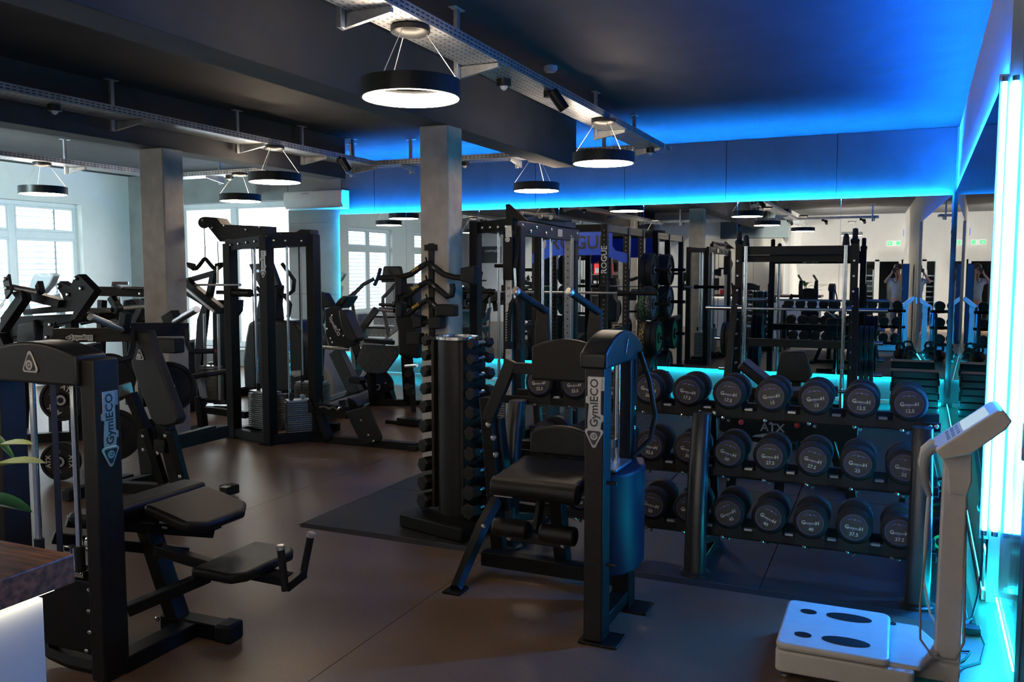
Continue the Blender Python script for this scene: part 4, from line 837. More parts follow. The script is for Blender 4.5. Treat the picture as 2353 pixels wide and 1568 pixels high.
for s_ in (-1, 1): MB().cyl((-3.75 + s_ * .80, 9.70, 1.435), (-3.75 + s_ * .86, 9.70, 1.435), .035).cyl((-3.75 + s_ * .86, 9.70, 1.435), (-3.75 + s_ * 1.28, 9.70, 1.435), .025).build('sleeve', BLK, bb)
pz = [(1.71, 'black', .225, 'rubber', None), (1.25, 'green flecked', .225, 'speckle_green', 'grey_plastic'), (.79, 'yellow flecked', .225, 'speckle_yellow', 'green'), (.32, 'plain', .225, 'rubber', None)]
for side_, x0, sg in (('right', XB, 1), ('left', XA, -1)):
    for zi, (z, nm, r, mt_, fc) in enumerate(pz):
        ph = MB().cyl((x0 + sg * .03, 11.35, z), (x0 + sg * .42, 11.35, z), .024).build('plate_peg', BLK, t)
        for k in range(2 if zi != 2 else 3):
            th = .075; xx = x0 + sg * (.09 + k * .082)
            m_ = mt_ if (k == 0 or zi == 0) else ('speckle_white' if zi == 1 else 'rubber')
            plate((xx, 11.35, z), (sg, 0, 0), r, th, '%s bumper plate, %s %s peg of the power rack, %s' % (nm, side_, ['top', 'second', 'third', 'lowest'][zi], ['inner', 'middle' if zi == 2 else 'outer', 'outer'][k]), m_, 'bumper_plate', 'bumper plates on the power rack', None, fc if k else 'grey_plastic')
# ---------------------------------------------------------------- guided barbell machine
t = thing('smith_machine', 'black guided barbell machine with chrome rails before the mirrors', 'exercise machine', (-1.03, 10.4, FZ))
for x, s_ in ((-1.66, -1), (-.40, 1)):
    MB().bar((x, 10.36, FZ), (x, 10.30, 2.02), .08, .07, (0, 1, 0)).build('upright', BLK, t, .005)
    MB().bar((x + s_ * .02, 10.3, 1.5), (x + s_ * .06, 9.75, FZ), .07, .07, (1, 0, 0)).bar((x + s_ * .06, 9.7, .05), (x + s_ * .06, 11.0, .05), .08, .08).build('side_leg', BLK, t, .005)
    MB().cyl((x - s_ * .09, 10.22, .1), (x - s_ * .09, 10.22, 2.0), .022, n=16).build('guide_rail', 'chrome', t); MB().lathe([(0, .045), (.04, .05), (.06, .03), (.10, .032), (.16, .03), (.17, .012)], (x, 10.28, 2.0), UPV, 14).lathe([(0, .04), (.05, .035), (.11, .03), (.13, .01)], (x - s_ * .09, 10.22, 1.98), UPV, 14).build('rail_cap', BLK, t)
    m = MB()
    for k in range(8): m.cyl((x, 10.27, .62 + k * .17), (x, 10.19, .62 + k * .17), .012)
    tag(m.build('catch_peg', 'satin_steel', t), kind='stuff')
    for k in range(2): MB().cyl((x + s_ * .02, 10.6 + .3 * k, .87 - .4 * k), (x + s_ * .32, 10.6 + .3 * k, .87 - .4 * k), .024).build('storage_horn', 'chrome', t)
MB().bar((-1.66, 10.31, 1.93), (-.40, 10.31, 1.93), .05, .10).build('top_beam', BLK, t, .004)
MB().bar((-1.66, 10.45, 1.84), (-.40, 10.45, 1.84), .04, .08).build('rear_beam', BLK, t, .004)
gym_badge(t, (-.97, 10.4705, 1.845), (-1, 0, 0), UPV, .24)
MB().bar((-1.66, 10.33, .86), (-.40, 10.33, .86), .05, .09).build('lower_beam', BLK, t, .004); MB().bar((-1.6, 10.95, .05), (-.46, 10.95, .05), .07, .08).build('base_beam', BLK, t, .004)
gb = MB().cyl((-1.56, 10.22, 1.26), (-.48, 10.22, 1.26), .015, n=12).build('guided_bar', 'satin_steel', t)
for x, s_ in ((-1.62, -1), (-.44, 1)): MB().cyl((x, 10.22, 1.26), (x + s_ * .40, 10.22, 1.26), .026, n=14).cyl((x - s_ * .02, 10.22, 1.26), (x + s_ * .03, 10.22, 1.26), .045).build('sleeve', 'chrome', gb)
for x, s_, nm in ((-1.72, -1, 'left'), (-.34, 1, 'right')):
    for i, (y, z) in enumerate(((10.6, .87), (10.9, .47))):
        for k in range(3): plate((x + s_ * (.03 + .055 * k), y, z), (s_, 0, 0), .20 - .02 * i, .045, 'black iron plate on the %s %s horn of the guided barbell machine, %s' % (nm, ['upper', 'lower'][i], ['inner', 'middle', 'outer'][k]), 'rubber', 'weight_disc', 'plates stored on the guided barbell machine')
# ---------------------------------------------------------------- benches in front of it
t = thing('adjustable_bench', 'black adjustable bench with raised backrest behind the dumbbells', 'bench', (-.95, 7.0, FZ))
d = (Q((1678, 806, 7.0)) - Q((1800, 905, 7.0))); L = d.length
pad(t, 'backrest', rrect(L, .30, .04), Q((1738, 856, 7.0)) + V((0, .15, 0)), d, (0, 1, 0), .075, 'vinyl', .02)
hp = Q((1800, 905, 7.0)); pad(t, 'seat', rrect(.34, .3, .04), hp + V((.2, .15, -.03)), (1, 0, .12), (0, 1, 0), .07, 'vinyl', .02)
MB().bar(hp + V((-.3, .15, -.02)), hp + V((.35, .15, -.06)), .07, .07).bar(hp + V((.25, .15, -.08)), hp + V((.45, .15, -hp.z + .05)), .06, .07, (0, 1, 0)).bar(hp + V((-.25, .15, -.04)), hp + V((-.5, .15, -hp.z + .05)), .06, .07, (0, 1, 0)).bar(hp + V((-.55, .15, -hp.z + .05)), hp + V((.5, .15, -hp.z + .05)), .07, .06).bx(hp.x - .6, hp.x - .5, 6.9, 7.4, FZ, .07).bx(hp.x + .42, hp.x + .5, 6.9, 7.4, FZ, .07).build('frame', BLK, t, .004)
t = thing('leg_bench', 'black bench frame with silver letters and red knobs behind the middle tier', 'bench', (-1.2, 6.5, FZ))
f_ = flat([(1652, 958), (1700, 952), (1840, 960), (1972, 972), (1970, 1006), (1955, 1018), (1830, 1012), (1800, 1028), (1700, 1010), (1652, 990)], 6.42, .12).build('main_beam', BLK, t, .006)
MB().text('ATX', .085, P(1775, 992, Y=6.4185), (1, 0, 0), UPV, .001).build('lettering', 'satin_steel', f_)
for x in (1705, 1833): MB().lathe([(0, .012), (.02, .012), (.025, .02), (.045, .02), (.05, .012)], P(x, 970 if x < 1800 else 977, Y=6.42), (0, -1, .1), 16).build('knob', 'red', t)
flat([(1735, 1000), (1770, 996), (1762, 1006), (1728, 1004)], 6.41, .008).build('name_plate', 'silver', t); flat([(1840, 1016), (1905, 1020), (1903, 1028), (1840, 1024)], 6.3, .05).build('step_tread', 'satin_steel', t)
m = MB()
for a, b in (((1690, 1000), (1680, 1090)), ((1800, 1015), (1790, 1110)), ((1935, 1010), (1960, 1100))): m.bar(P(*a, Y=6.5), P(b[0], b[1], Y=6.5), .07, .06, (0, 1, 0))
for a, b in (((1690, 1000), (1680, 1092)), ((1800, 1015), (1790, 1098)), ((1935, 1010), (1960, 1110))):
    q = P(b[0], b[1], Y=6.5); q.z = FZ + .01; MB().bar(P(*a, Y=6.5), q, .07, .06, (0, 1, 0)).build('leg', BLK, t, .004)
pad(t, 'seat', rrect(.5, .3, .04), P(1890, 965, Y=6.5) + V((0, .1, -.01)), (1, 0, -.03), (0, 1, 0), .06, 'vinyl', .02)
t = thing('preacher_bench', 'black padded bench with cylindrical roller, between rack and mirrors', 'bench', (-1.1, 8.6, FZ))
flat([(1792, 812), (1800, 808), (1845, 808), (1853, 815), (1866, 862), (1858, 880), (1788, 880), (1783, 862)], 8.6, .09).build('back_pad', 'vinyl', t, .02, 3)
MB().cyl(Q((1822, 900, 8.4)), Q((1926, 900, 8.4)), .05, n=20).build('roller', 'vinyl', t, .01); MB().cyl(Q((1926, 900, 8.4)), Q((1942, 900, 8.4)), .014).build('roller_axle', 'chrome', t)
q = Q((1830, 880, 8.6)); MB().bar(q, (q.x, 8.65, FZ), .08, .08, (0, 1, 0)).bx(q.x - .3, q.x + .3, 8.6, 8.68, FZ, .08).bx(q.x - .04, q.x + .04, 8.3, 9.1, FZ, .08).bar((q.x, 8.62, .5), (q.x + .2, 8.42, .47), .06, .06).build('frame', BLK, t, .004)
for k in range(6): tag(one('step_platform', MB().prism(rrect(.52, .34, .03), (.28 - .012 * (k % 2), 11.2 + .01 * (k % 3), FZ + k * .083), (1, 0, 0), (0, 1, 0), (0, 0, .08)), 'dark_plastic', 'black step platform stacked in the right corner, %s of the pile' % ['at the bottom', 'second from the bottom', 'third from the bottom', 'third from the top', 'second from the top', 'at the top'][k], 'step', 'step platforms in the corner', .01, 2))
# ================================================================ LEFT SIDE AND BACKGROUND
# attachments on the centre column
t = thing('attachment_rack', 'black strip of hooks bolted to the centre column', 'rack', (-3.60, 6.40, 1.15))
MB().bx(-3.625, -3.575, 6.395, 6.42, 1.13, 1.93).build('strip', BLK, t, .003); MB().bx(-3.66, -3.545, 6.39, 6.42, 1.87, 1.92).build('bracket', BLK, t, .003)
AZ = [1.775, 1.62, 1.465, 1.28, 1.13]
for z in AZ: MB().tube([(-3.60, 6.39, z), (-3.60, 6.33, z), (-3.60, 6.31, z + .035)], .008, 6).build('hook', BLK, t)
def grip_bar(z, l, r, pads, label, lab=True):
    c = V((-3.60, 6.335, z - .012)); tb = thing('cable_grip', label, 'cable bar', c, 'cable grips on the column')
    for s_, q in ((-1, l), (1, r)):
        pts = [c + V((s_ * a, -.0, b)) for a, b in q]; MB().tube(pts, [.021] + [.025] * (len(pts) - 1), 10).build('arm', 'rubber', tb, ang=60)
    for x0, z0, w, h, sk in pads:
        MB().prism([(-w / 2, -h / 2), (w / 2, -h / 2 + sk), (w / 2, h / 2), (-w / 2, h / 2 + sk * .8)], c + V((x0, -.05, z0)), (1, 0, 0), UPV, (0, .10, 0)).build('grip_pad', 'rubber', tb, .012)
    if lab:
        MB().text('MAG', .034, c + V((-.10, -.0265, -.062)), V((.86, 0, .5)), V((-.5, 0, .86)), .0).build('lettering', 'letter_yellow', tb); MB().text('GRIP', .018, c + V((.07, -.0265, -.045)), V((.8, 0, -.6)), V((.6, 0, .8)), .0).build('lettering', 'letter_white', tb)
    return tb
wd = [(0, 0), (.06, -.03), (.16, -.095), (.26, -.12), (.36, -.125)]
grip_bar(AZ[0], wd + [(.47, -.125)], wd, [(.40, -.085, .13, .13, -.03)], 'widest black cable grip, topmost on the column')
mdm = [(0, 0), (.06, -.03), (.14, -.09), (.19, -.125)]
grip_bar(AZ[1], mdm + [(.23, -.125)], mdm + [(.235, -.115), (.245, -.06), (.235, -.02)], [(-.26, -.05, .07, .17, .02)], 'hooked black cable grip, second from the top on the column')
grip_bar(AZ[2], mdm + [(.22, -.13)], [(0, 0), (.06, -.04), (.1, -.08), (.14, -.11)], [(.19, -.085, .17, .10, 0), (-.26, -.09, .06, .13, 0)], 'paddle shaped black cable grip, middle of the column')
grip_bar(AZ[3], [(0, 0), (.06, -.02)], [(0, 0), (.06, -.02)], [(.09, -.01, .12, .11, .01), (-.08, -.01, .08, .11, .02)], 'narrow black cable grip, fourth from the top on the column', False)
grip_bar(AZ[4], [(0, 0), (.08, -.01)], [(0, 0), (.05, -.02)], [(.07, -.02, .10, .13, -.03), (-.12, .0, .13, .10, 0)], 'lowest black cable grip on the column, just above the tower', False)
# ---------------------------------------------------------------- plate loaded chest press at left
t = thing('chest_press', 'plate loaded chest press with long leaning back pad, left of the column', 'exercise machine', tuple(P(350, 1100, Z=0)))
nb = MB().bar(Q((125, 771, 4.30)), Q((306, 769, 4.58)), .07, .10, UPV).build('near_arm', BM, t, .004)
u_ = (Q((306, 769, 4.58)) - Q((125, 771, 4.30))).normalized(); nn = u_.cross(UPV).normalized()
gym_badge(nb, Q((160, 775, 4.35)) + nn * .052, u_, UPV, .18)
MB().bar(Q((298, 758, 4.6)), Q((432, 757, 4.95)), .07, .10, UPV).build('far_arm', BLK, t, .004)
for a, b, k in (((207, 728, 4.18), (280, 758, 4.48), 'near'), ((453, 711, 4.75), (398, 742, 4.95), 'far')):
    MB().cyl(Q(a), Q(b), .026, n=18).build('plate_horn', 'satin_steel', t, .002)
MB().bar(Q((283, 765, 4.5)), Q((290, 718, 4.5)), .06, .06, (0, 1, 0)).build('horn_block', BLK, t, .004); MB().bar(Q((404, 756, 4.95)), Q((390, 720, 4.95)), .12, .08, (0, 1, 0)).build('horn_block', BLK, t, .004)
MB().tube([Q((303, 760, 4.55)), Q((304, 800, 4.5)), Q((298, 822, 4.45)), Q((280, 828, 4.4)), Q((250, 832, 4.3))], .022, 10).build('handle', 'rubber', t); hh = MB().tube([Q((428, 757, 4.92)), Q((430, 790, 4.9)), Q((437, 806, 4.9)), Q((455, 808, 4.95)), Q((492, 807, 5.05))], .02, 10).build('handle', 'rubber', t)
MB().cyl(Q((492, 807, 5.05)), Q((495, 807, 5.06)), .017).build('handle_tip', 'red', hh)
MB().prism(rrect(.26, .12, .02), Q((375, 795, 5.1)), (1, 0, 0), UPV, (0, .1, 0)).build('end_stop', 'rubber', t, .01)
bp = flat([(303, 762), (338, 760), (350, 800), (366, 845), (398, 930), (411, 962), (405, 976), (380, 982), (358, 980), (345, 962), (322, 900), (303, 850), (296, 815)], 4.55, .085).build('back_pad', 'vinyl', t, .018, 3)
g_badge(bp, P(322, 818, Y=4.548), (1, 0, 0), UPV, .085)
MB().bar(Q((330, 770, 4.66)), Q((412, 1112, 4.72)), .10, .09, (0, 1, 0)).build('spine', BLK, t, .006)
for a, b in (((335, 985, 4.62), (376, 1112, 4.7)), ((392, 990, 4.62), (424, 1112, 4.7))): MB().bar(Q(a), Q(b), .07, .05, (0, 1, 0)).build('seat_rail', BLK, t, .004)
bolts(t, [tuple(P(x, y, Y=4.56)) for x, y in ((380, 1002), (363, 1042), (329, 1003), (330, 1034), (414, 1096))], (0, -1, 0), .014)
flat([(318, 985), (333, 965), (348, 985), (350, 1090), (322, 1092), (314, 1020)], 4.75, .07).build('side_plate', BLK, t, .006)
MB().bar(Q((365, 1026, 4.62)), Q((515, 990, 5.35)), .10, .10).build('foot_rail', BLK, t, .006); MB().bar(Q((385, 1012, 4.68)), Q((490, 985, 5.2)), .06, .05).build('foot_rest', BLK, t, .004)
MB().bar(Q((258, 905, 4.55)), Q((302, 890, 4.7)), .03, .08, UPV).build('index_bar', 'silver', t, .002)
for a, b in (((262, 1122), (358, 1096)), ((264, 1118), (436, 1128)), ((150, 1140), (300, 1100)), ((200, 1085), (262, 1120))): MB().bar(P(*a, Z=.045), P(*b, Z=.045), .08, .08).build('base_beam', BLK, t, .004)
for a, b, w in (((300, 905, 4.65), (345, 1010, 4.72), .07), ((215, 790, 4.9), (250, 1100, 5.0), .09)): MB().bar(Q(a), Q(b), w, w, (0, 1, 0)).build('frame_post', BLK, t, .004)
fe = MB().bar(P(512, 1128, Z=.05), P(542, 1121, Z=.05), .10, .07).build('rail_end', 'rubber', t, .008); MB().box(P(518, 1119, Z=.088), (.06, .05, .002)).build('label_plate', 'letter_white', fe)
for i, (px, py, y, r, th, tx, lab) in enumerate(((143, 919, 4.95, .178, .06, ('ATX', '15', 'ATX', '10'), 'black plate with white letters, upper one seen between the guide rods'), (140, 1060, 4.75, .155, .06, ('ATX', '5', 'ATX', '5'), 'smaller black plate with white letters, lower one seen between the guide rods'), (262, 1000, 4.75, .20, .07, None, 'large black plate right of the front guide post, low on the press'), (250, 870, 4.9, .20, .07, None, 'black plate behind the post and the back pad'), (388, 890, 5.0, .20, .07, None, 'black plate right behind the leaning back pad'))):
    plate(Q((px, py, y)), (.45, -.89, 0) if tx else (.8, -.6, 0), r, th, lab, 'rubber', 'weight_disc', 'plates on the chest press', tx, None, -.6 if i == 0 else -1.57)
    c = Q((px, py, y)); MB().cyl(c, c + V((-.2, .3, 0)) if tx else c + V((-.25, .18, 0)), .024).build('plate_horn', BLK, t)
# ---------------------------------------------------------------- leg press frame at the far left
t = thing('leg_press', 'black plate loaded frame with crossed plates before the blinds window', 'exercise machine', tuple(P(60, 990, Z=0)))
flat([(6, 646), (18, 630), (24, 672), (12, 688)], 5.55, .03).build('hinge_plate', 'grey_metal', t, .003); bolts(t, [tuple(P(x, y, Y=5.545)) for x, y in ((12, 641), (15, 662))], (0, -1, 0), .02)
flat([(0, 730), (34, 684), (24, 672), (48, 668), (52, 690), (0, 765)], 5.6, .10).build('left_beam', BLK, t, .006)
flat([(40, 665), (60, 668), (136, 690), (132, 708), (50, 688)], 5.75, .10).build('cross_beam', BLK, t, .006)
MB().cyl(Q((26, 660, 5.6)), Q((88, 672, 5.7)), .03).build('axle', 'satin_steel', t); flat([(80, 658), (86, 646), (92, 672), (84, 678)], 5.7, .06).build('axle_bracket', BLK, t)
flat([(126, 656), (138, 646), (160, 658), (172, 634), (180, 630), (218, 668), (172, 735), (160, 738), (168, 716), (52, 724), (52, 712), (134, 702), (146, 690), (140, 676)], 5.8, .09).build('linkage_plate', BLK, t, .006); bolts(t, [tuple(P(x, y, Y=5.795)) for x, y in ((135, 658), (156, 677), (174, 640), (186, 663))], (0, -1, 0), .02)
flat([(0, 738), (40, 728), (170, 722), (165, 742), (90, 752), (0, 790)], 5.9, .3).build('carriage', BLK, t, .01)
flat([(40, 745), (78, 735), (84, 790), (36, 800), (38, 765)], 5.85, .25).build('head_pad', 'vinyl', t, .02, 3)
for a, b in (((8, 740, 5.9), (22, 830, 5.9)), ((0, 770, 5.7), (30, 830, 5.7)), ((165, 735, 5.95), (175, 1000, 5.95)), ((60, 760, 6.2), (50, 1010, 6.2)), ((120, 745, 6.1), (128, 1000, 6.1))): MB().bar(Q(a), Q(b), .09, .09, (0, 1, 0)).build('frame_post', BLK, t, .005)
flat([(100, 740), (126, 740), (118, 785), (98, 785)], 5.5, .02).build('strap_plate', BM, t, .003); bolts(t, [tuple(P(x, y, Y=5.495)) for x, y in ((115, 746), (107, 775))], (0, -1, 0), .018)
flat([(8, 700), (13, 684), (0, 700), (0, 712)], 5.56, .004).build('name_plate', 'silver', t)
MB().bar(P(20, 1010, Z=.05), P(200, 1000, Z=.05), .09, .09).build('base_beam', BLK, t, .004)
# chest supported row machine further back
t = thing('row_machine', 'black row machine with bent handle and chrome horns before the left corner', 'exercise machine', tuple(P(280, 930, Z=0)))
MB().bar(Q((205, 669, 7.2)), Q((338, 672, 7.45)), .08, .11, UPV).build('main_beam', BLK, t, .005); bolts(t, [tuple(Q((322, 675, 7.33)))], (0, -1, 0), .02)
MB().tube([Q((280, 662, 7.3)), Q((256, 654, 7.2)), Q((258, 651, 7.2)), Q((295, 651, 7.3))], .018, 8).build('handle', 'satin_steel', t)
flat([(270, 659), (338, 661), (338, 667), (275, 666)], 7.3, .2).build('chest_pad', 'vinyl', t, .012)
MB().cyl(Q((271, 683, 7.35)), Q((273, 720, 7.35)), .03).build('seat_stem', 'chrome', t)
flat([(283, 690), (300, 688), (318, 705), (322, 735), (290, 742), (280, 715)], 7.4, .12).build('hub_plate', 'deep_blue_plastic', t, .01)
for a, b in (((335, 690, 7.35), (308, 748, 7.35)), ((256, 683, 7.3), (278, 720, 7.3)), ((318, 690, 7.5), (300, 740, 7.5)), ((240, 720, 7.3), (300, 760, 7.3)), ((290, 745, 7.4), (300, 930, 7.4)), ((320, 690, 7.6), (330, 935, 7.6)), ((235, 690, 7.5), (228, 940, 7.5))): MB().bar(Q(a), Q(b), .08, .08, (0, 1, 0)).build('frame_bar', BLK, t, .004)
hbx = MB().prism(circ(.055, 16), Q((262, 710, 6.6)), (1, 0, 0), UPV, (0, .08, 0)).build('horn_hub', BLK, t, .006)
for a, b in (((200, 713, 6.45), (256, 713, 6.6)), ((268, 709, 6.65), (336, 704, 6.9))): MB().cyl(Q(a), Q(b), .025).build('plate_horn', 'satin_steel', t)
MB().bar(Q((263, 712, 6.65)), Q((285, 745, 7.0)), .07, .06, (0, 1, 0)).bar(Q((182, 735, 6.6)), Q((262, 720, 6.9)), .09, .12).build('lever', BLK, t, .004)
t = thing('waste_bin', 'tall black bin with a steel lid behind the left column', 'bin', tuple(P(412, 942, Z=0)))
c = P(412, 945, Z=0); MB().cyl(c, c + V((0, 0, .84)), .20, .205, n=28).build('body', 'dark_plastic', t, .01); MB().lathe([(.84, .21), (.87, .21), (.885, .16), (.885, .11), (.86, .10)], c, UPV, 28).build('lid', 'satin_steel', t)
# inclined machine behind the column
t = thing('incline_machine', 'black inclined machine with small weight stack between column and tower', 'exercise machine', tuple(P(475, 930, Z=0)))
flat([(408, 640), (424, 640), (508, 708), (505, 722), (492, 720), (408, 668)], 8.0, .10).build('slide_rail', BLK, t, .006)
MB().bar(Q((428, 664, 7.95)), Q((492, 717, 7.95)), .03, .02, (0, 1, 0)).build('rail_liner', 'silver', t); MB().bar(Q((408, 652, 8.1)), Q((494, 627, 8.1)), .06, .06).build('top_arm', BLK, t, .004)
MB().bar(Q((492, 626, 8.1)), Q((478, 700, 8.1)), .07, .07, (0, 1, 0)).build('lever', BLK, t, .004)
flat([(483, 690), (540, 690), (538, 716), (520, 740), (520, 930), (490, 930), (488, 720)], 8.15, .16).build('tower_body', BLK, t, .006)
q = Q((478, 842, 8.0)); stack(t, (q.x, 8.05, q.z - .42), .26, .14, 19, .1)
for x in (470, 502): MB().cyl(Q((x, 722, 8.0)), Q((x + 3, 930, 8.0)), .018).build('guide_rod', 'satin_steel', t)
flat([(452, 735), (464, 700), (478, 690), (466, 800), (452, 930), (440, 930)], 8.4, .06).build('frame_arm', BLK, t, .006)
for y_ in (921, 935): MB().bar(Q((452, y_, 8.0)), Q((520, y_ + 3, 8.0)), .05, .04).build('base_beam', 'grey_metal', t, .003)
# treadmill by the blinds window
t = thing('treadmill', 'treadmill with pale console standing before the blinds window', 'treadmill', tuple(P(85, 900, Z=0)))
cs = flat([(62, 674), (72, 638), (80, 629), (90, 627), (118, 628), (122, 634), (112, 656), (98, 672), (90, 678)], 8.3, .12).build('console', 'grey_plastic', t, .02, 3)
MB().text('PRECOR', .075, P(101, 636, Y=8.298), (1, 0, 0), UPV, .001).build('lettering', 'letter_white', cs)
for dx in (-.35, .35): MB().bar(Q((88, 675, 8.4)) + V((dx, 0, 0)), V((Q((88, 675, 8.4)).x + dx, 8.75, .1)), .07, .1, (0, 1, 0)).build('upright', 'grey_plastic', t, .01); MB().cyl(Q((88, 690, 8.4)) + V((dx, 0, 0)), Q((88, 690, 8.4)) + V((dx, .6, -.02)), .02).build('handrail', 'rubber', t)
c = Q((88, 675, 8.4)); MB().bx(c.x - .42, c.x + .42, 8.6, 10.4, .02, .2).build('deck', 'dark_plastic', t, .02); MB().bx(c.x - .27, c.x + .27, 8.9, 10.38, .2, .206).build('belt', 'rubber', t); MB().bx(c.x - .36, c.x + .36, 8.55, 8.9, .1, .36).build('motor_cover', 'grey_plastic', t, .05, 3)
# cross trainer in front of the big window
t = thing('cross_trainer', 'black cross trainer standing before the big window, behind the tower', 'cross trainer', tuple(P(630, 915, Z=0)))
bd = flat([(562, 775), (568, 742), (580, 737), (675, 737), (688, 752), (700, 800), (706, 905), (560, 905), (556, 830)], 9.1, .55).build('body', 'dark_plastic', t, .05, 3)
flat([(594, 655), (634, 655), (630, 700), (634, 738), (582, 738), (592, 690)], 9.2, .2).build('neck', 'dark_plastic', t, .03, 3)
cs = flat([(570, 607), (622, 604), (641, 656), (630, 660), (596, 662)], 9.15, .08).build('console', 'dark_plastic', t, .015); MB().bx(P(590, 620, Y=9.145).x, P(601, 620, Y=9.145).x, 9.14, 9.148, P(590, 626, Y=9.145).z, P(590, 620, Y=9.145).z).build('display', 'screen', cs)
for pts in (((648, 606, 9.4), (664, 628, 9.4), (676, 644, 9.4), (674, 668, 9.4), (660, 679, 9.4), (600, 679, 9.3)), ((640, 668, 9.3), (658, 686, 9.3), (667, 700, 9.3), (662, 730, 9.3)), ((590, 660, 9.2), (600, 676, 9.2), (585, 679, 9.2))): MB().tube([Q(p) for p in pts], .028, 8).build('handlebar', 'rubber', t, ang=60)
np3 = flat([(668, 853), (694, 851), (694, 864), (676, 867), (668, 862)], 9.09, .012).build('name_plate', 'grey_plastic', t, .003); MB().text('PRECOR', .042, P(681, 861, Y=9.088), (1, 0, 0), UPV, .001).build('lettering', 'letter_white', np3)
MB().bx(-8.75, -8.0, 8.9, 9.9, 0, .12).build('base', 'dark_plastic', t, .03)
# pale cardio machine right of the tower
t = thing('recumbent_trainer', 'blue grey cardio machine with long low deck right of the tower', 'cross trainer', tuple(P(770, 940, Z=0)))
flat([(718, 800), (730, 812), (742, 842), (760, 860), (766, 878), (764, 925), (752, 938), (718, 942)], 9.3, .35).build('shroud', 'grey_plastic', t, .04, 3)
MB().tube([Q((720, 838, 9.28)), Q((738, 862, 9.28)), Q((740, 886, 9.28)), Q((736, 905, 9.28)), Q((722, 912, 9.28))], .018, 6).build('groove', 'dark_plastic', t)
a, b = P(716, 948, Z=.12), P(842, 905, Z=.12); MB().bar(a, b, .30, .16).build('deck', 'grey_plastic', t, .02); MB().bar(a + V((0, .12, .085)), b + V((0, .12, .085)), .16, .02).build('track', 'dark_plastic', t)
# lying leg curl with chrome roller
t = thing('hip_machine', 'black hip machine with chrome horn and lit inclined beam', 'exercise machine', tuple(P(810, 905, Z=0)))
sp_ = flat([(746, 712), (762, 704), (776, 706), (800, 775), (822, 790), (800, 798), (756, 798), (748, 770)], 8.7, .08).build('side_plate', BLK, t, .008)
m = MB(); w = glyphs('GymlECO')[2]; m.text('GymlECO', .26 / w, P(766, 752, Y=8.698), V((.5, 0, -.86)), V((.86, 0, .5)), .001); m.build('lettering', 'silver', sp_)
bolts(sp_, [tuple(P(x, y, Y=8.695)) for x, y in ((763, 726), (781, 758), (752, 756), (790, 772), (760, 778), (764, 787))], (0, -1, 0), .014)
flat([(776, 712), (790, 716), (812, 762), (820, 780), (812, 788), (796, 782), (782, 748)], 8.62, .2).build('back_pad', 'vinyl', t, .02)
MB().cyl(Q((724, 797, 8.55)), Q((803, 802, 8.75)), .026, n=16).build('plate_horn', 'chrome', t)
flat([(722, 668), (732, 672), (745, 674), (754, 690), (762, 705), (740, 708), (728, 695)], 8.8, .12).build('head_plate', BLK, t, .01); MB().tube([Q((722, 686, 8.75)), Q((721, 678, 8.75)), Q((727, 671, 8.75)), Q((733, 669, 8.75))], .022, 8).build('grip', 'rubber', t)
flat([(762, 706), (780, 685), (786, 680), (800, 682), (790, 698), (778, 710)], 8.9, .25).build('hip_pad', 'vinyl', t, .02)
flat([(720, 690), (735, 700), (746, 720), (740, 745), (724, 730)], 8.85, .05).build('gusset', 'grey_metal', t)
MB().bar(Q((772, 805, 8.75)), Q((820, 905, 8.75)), .17, .12, (0, 1, 0)).build('inclined_beam', 'grey_metal', t, .01); flat([(798, 869), (806, 866), (822, 868), (830, 876), (826, 884), (802, 882)], 8.55, .12).build('foot_plate', BLK, t, .01)
MB().bar(P(735, 925, Z=.05), P(835, 918, Z=.05), .1, .1).build('base_beam', BLK, t, .006); MB().bar(Q((735, 800, 8.85)), Q((728, 930, 8.9)), .09, .09, (0, 1, 0)).build('rear_post', BLK, t, .005)
# loaded plates on a short stand
stn = thing('plate_stand', 'low black stand holding four plates, left of the dumbbell tower', 'rack', tuple(P(892, 930, Z=0)))
c = Q((866, 889, 9.15)); ax = V((.62, -.78, 0)).normalized()
MB().cyl(c - ax * .3, c + ax * .05, .025).bar(c - ax * .02 + V((.14, .06, -.05)), V((c.x + .16, c.y + .1, .03)), .10, .10, (0, 1, 0)).bar(V((c.x + .1, c.y + .1, .03)), V((c.x + 1.1, c.y + .35, .03)), .08, .06).box((c.x + .18, c.y + .1, .008), (.32, .2, .016)).bar(c, c + V((.2, .08, .02)), .05, .05).build('frame', BLK, stn, .004)
for k in range(4): plate(c - ax * (.085 * k), ax, .218, .075, 'black plate with white letters on the low stand, %s' % ['front one', 'second one', 'third one', 'rear one'][k], 'rubber', 'weight_disc', 'plates on the low stand', ('ATX', '20', '', '20')[:2] + (('20',) if k == 0 else ()) if k == 0 else None, None, .9)
# stair climber near the mirrors
t = thing('stair_climber', 'stair climber with grey steps by the left end of the mirrors', 'stair climber', tuple(P(870, 870, Z=0)))
for k, (x0, x1, y0, y1, Y_) in enumerate(((858, 912, 726, 748, 10.6), (842, 896, 751, 775, 10.35), (826, 880, 779, 800, 10.1))):
    a, b = P(x0, y0, Y=Y_), P(x1, y1, Y=Y_); s1 = MB().bx(a.x, b.x, Y_, Y_ + .26, a.z - .03, a.z).bx(a.x, b.x, Y_ + .0, Y_ + .02, b.z, a.z).build('step', 'grey_plastic', t, .006)
    m = MB()
    for i in range(4): m.bx(a.x + (b.x - a.x) * (.18 + .2 * i), a.x + (b.x - a.x) * (.28 + .2 * i), Y_ - .003, Y_, b.z + .02, b.z + .03)
    m.build('grip_mark', 'letter_white', s1) if k < 2 else None
flat([(909, 728), (918, 726), (912, 760), (888, 778), (880, 800), (862, 800), (888, 772), (905, 750)], 10.3, .05).build('side_panel', 'grey_plastic', t, .01)
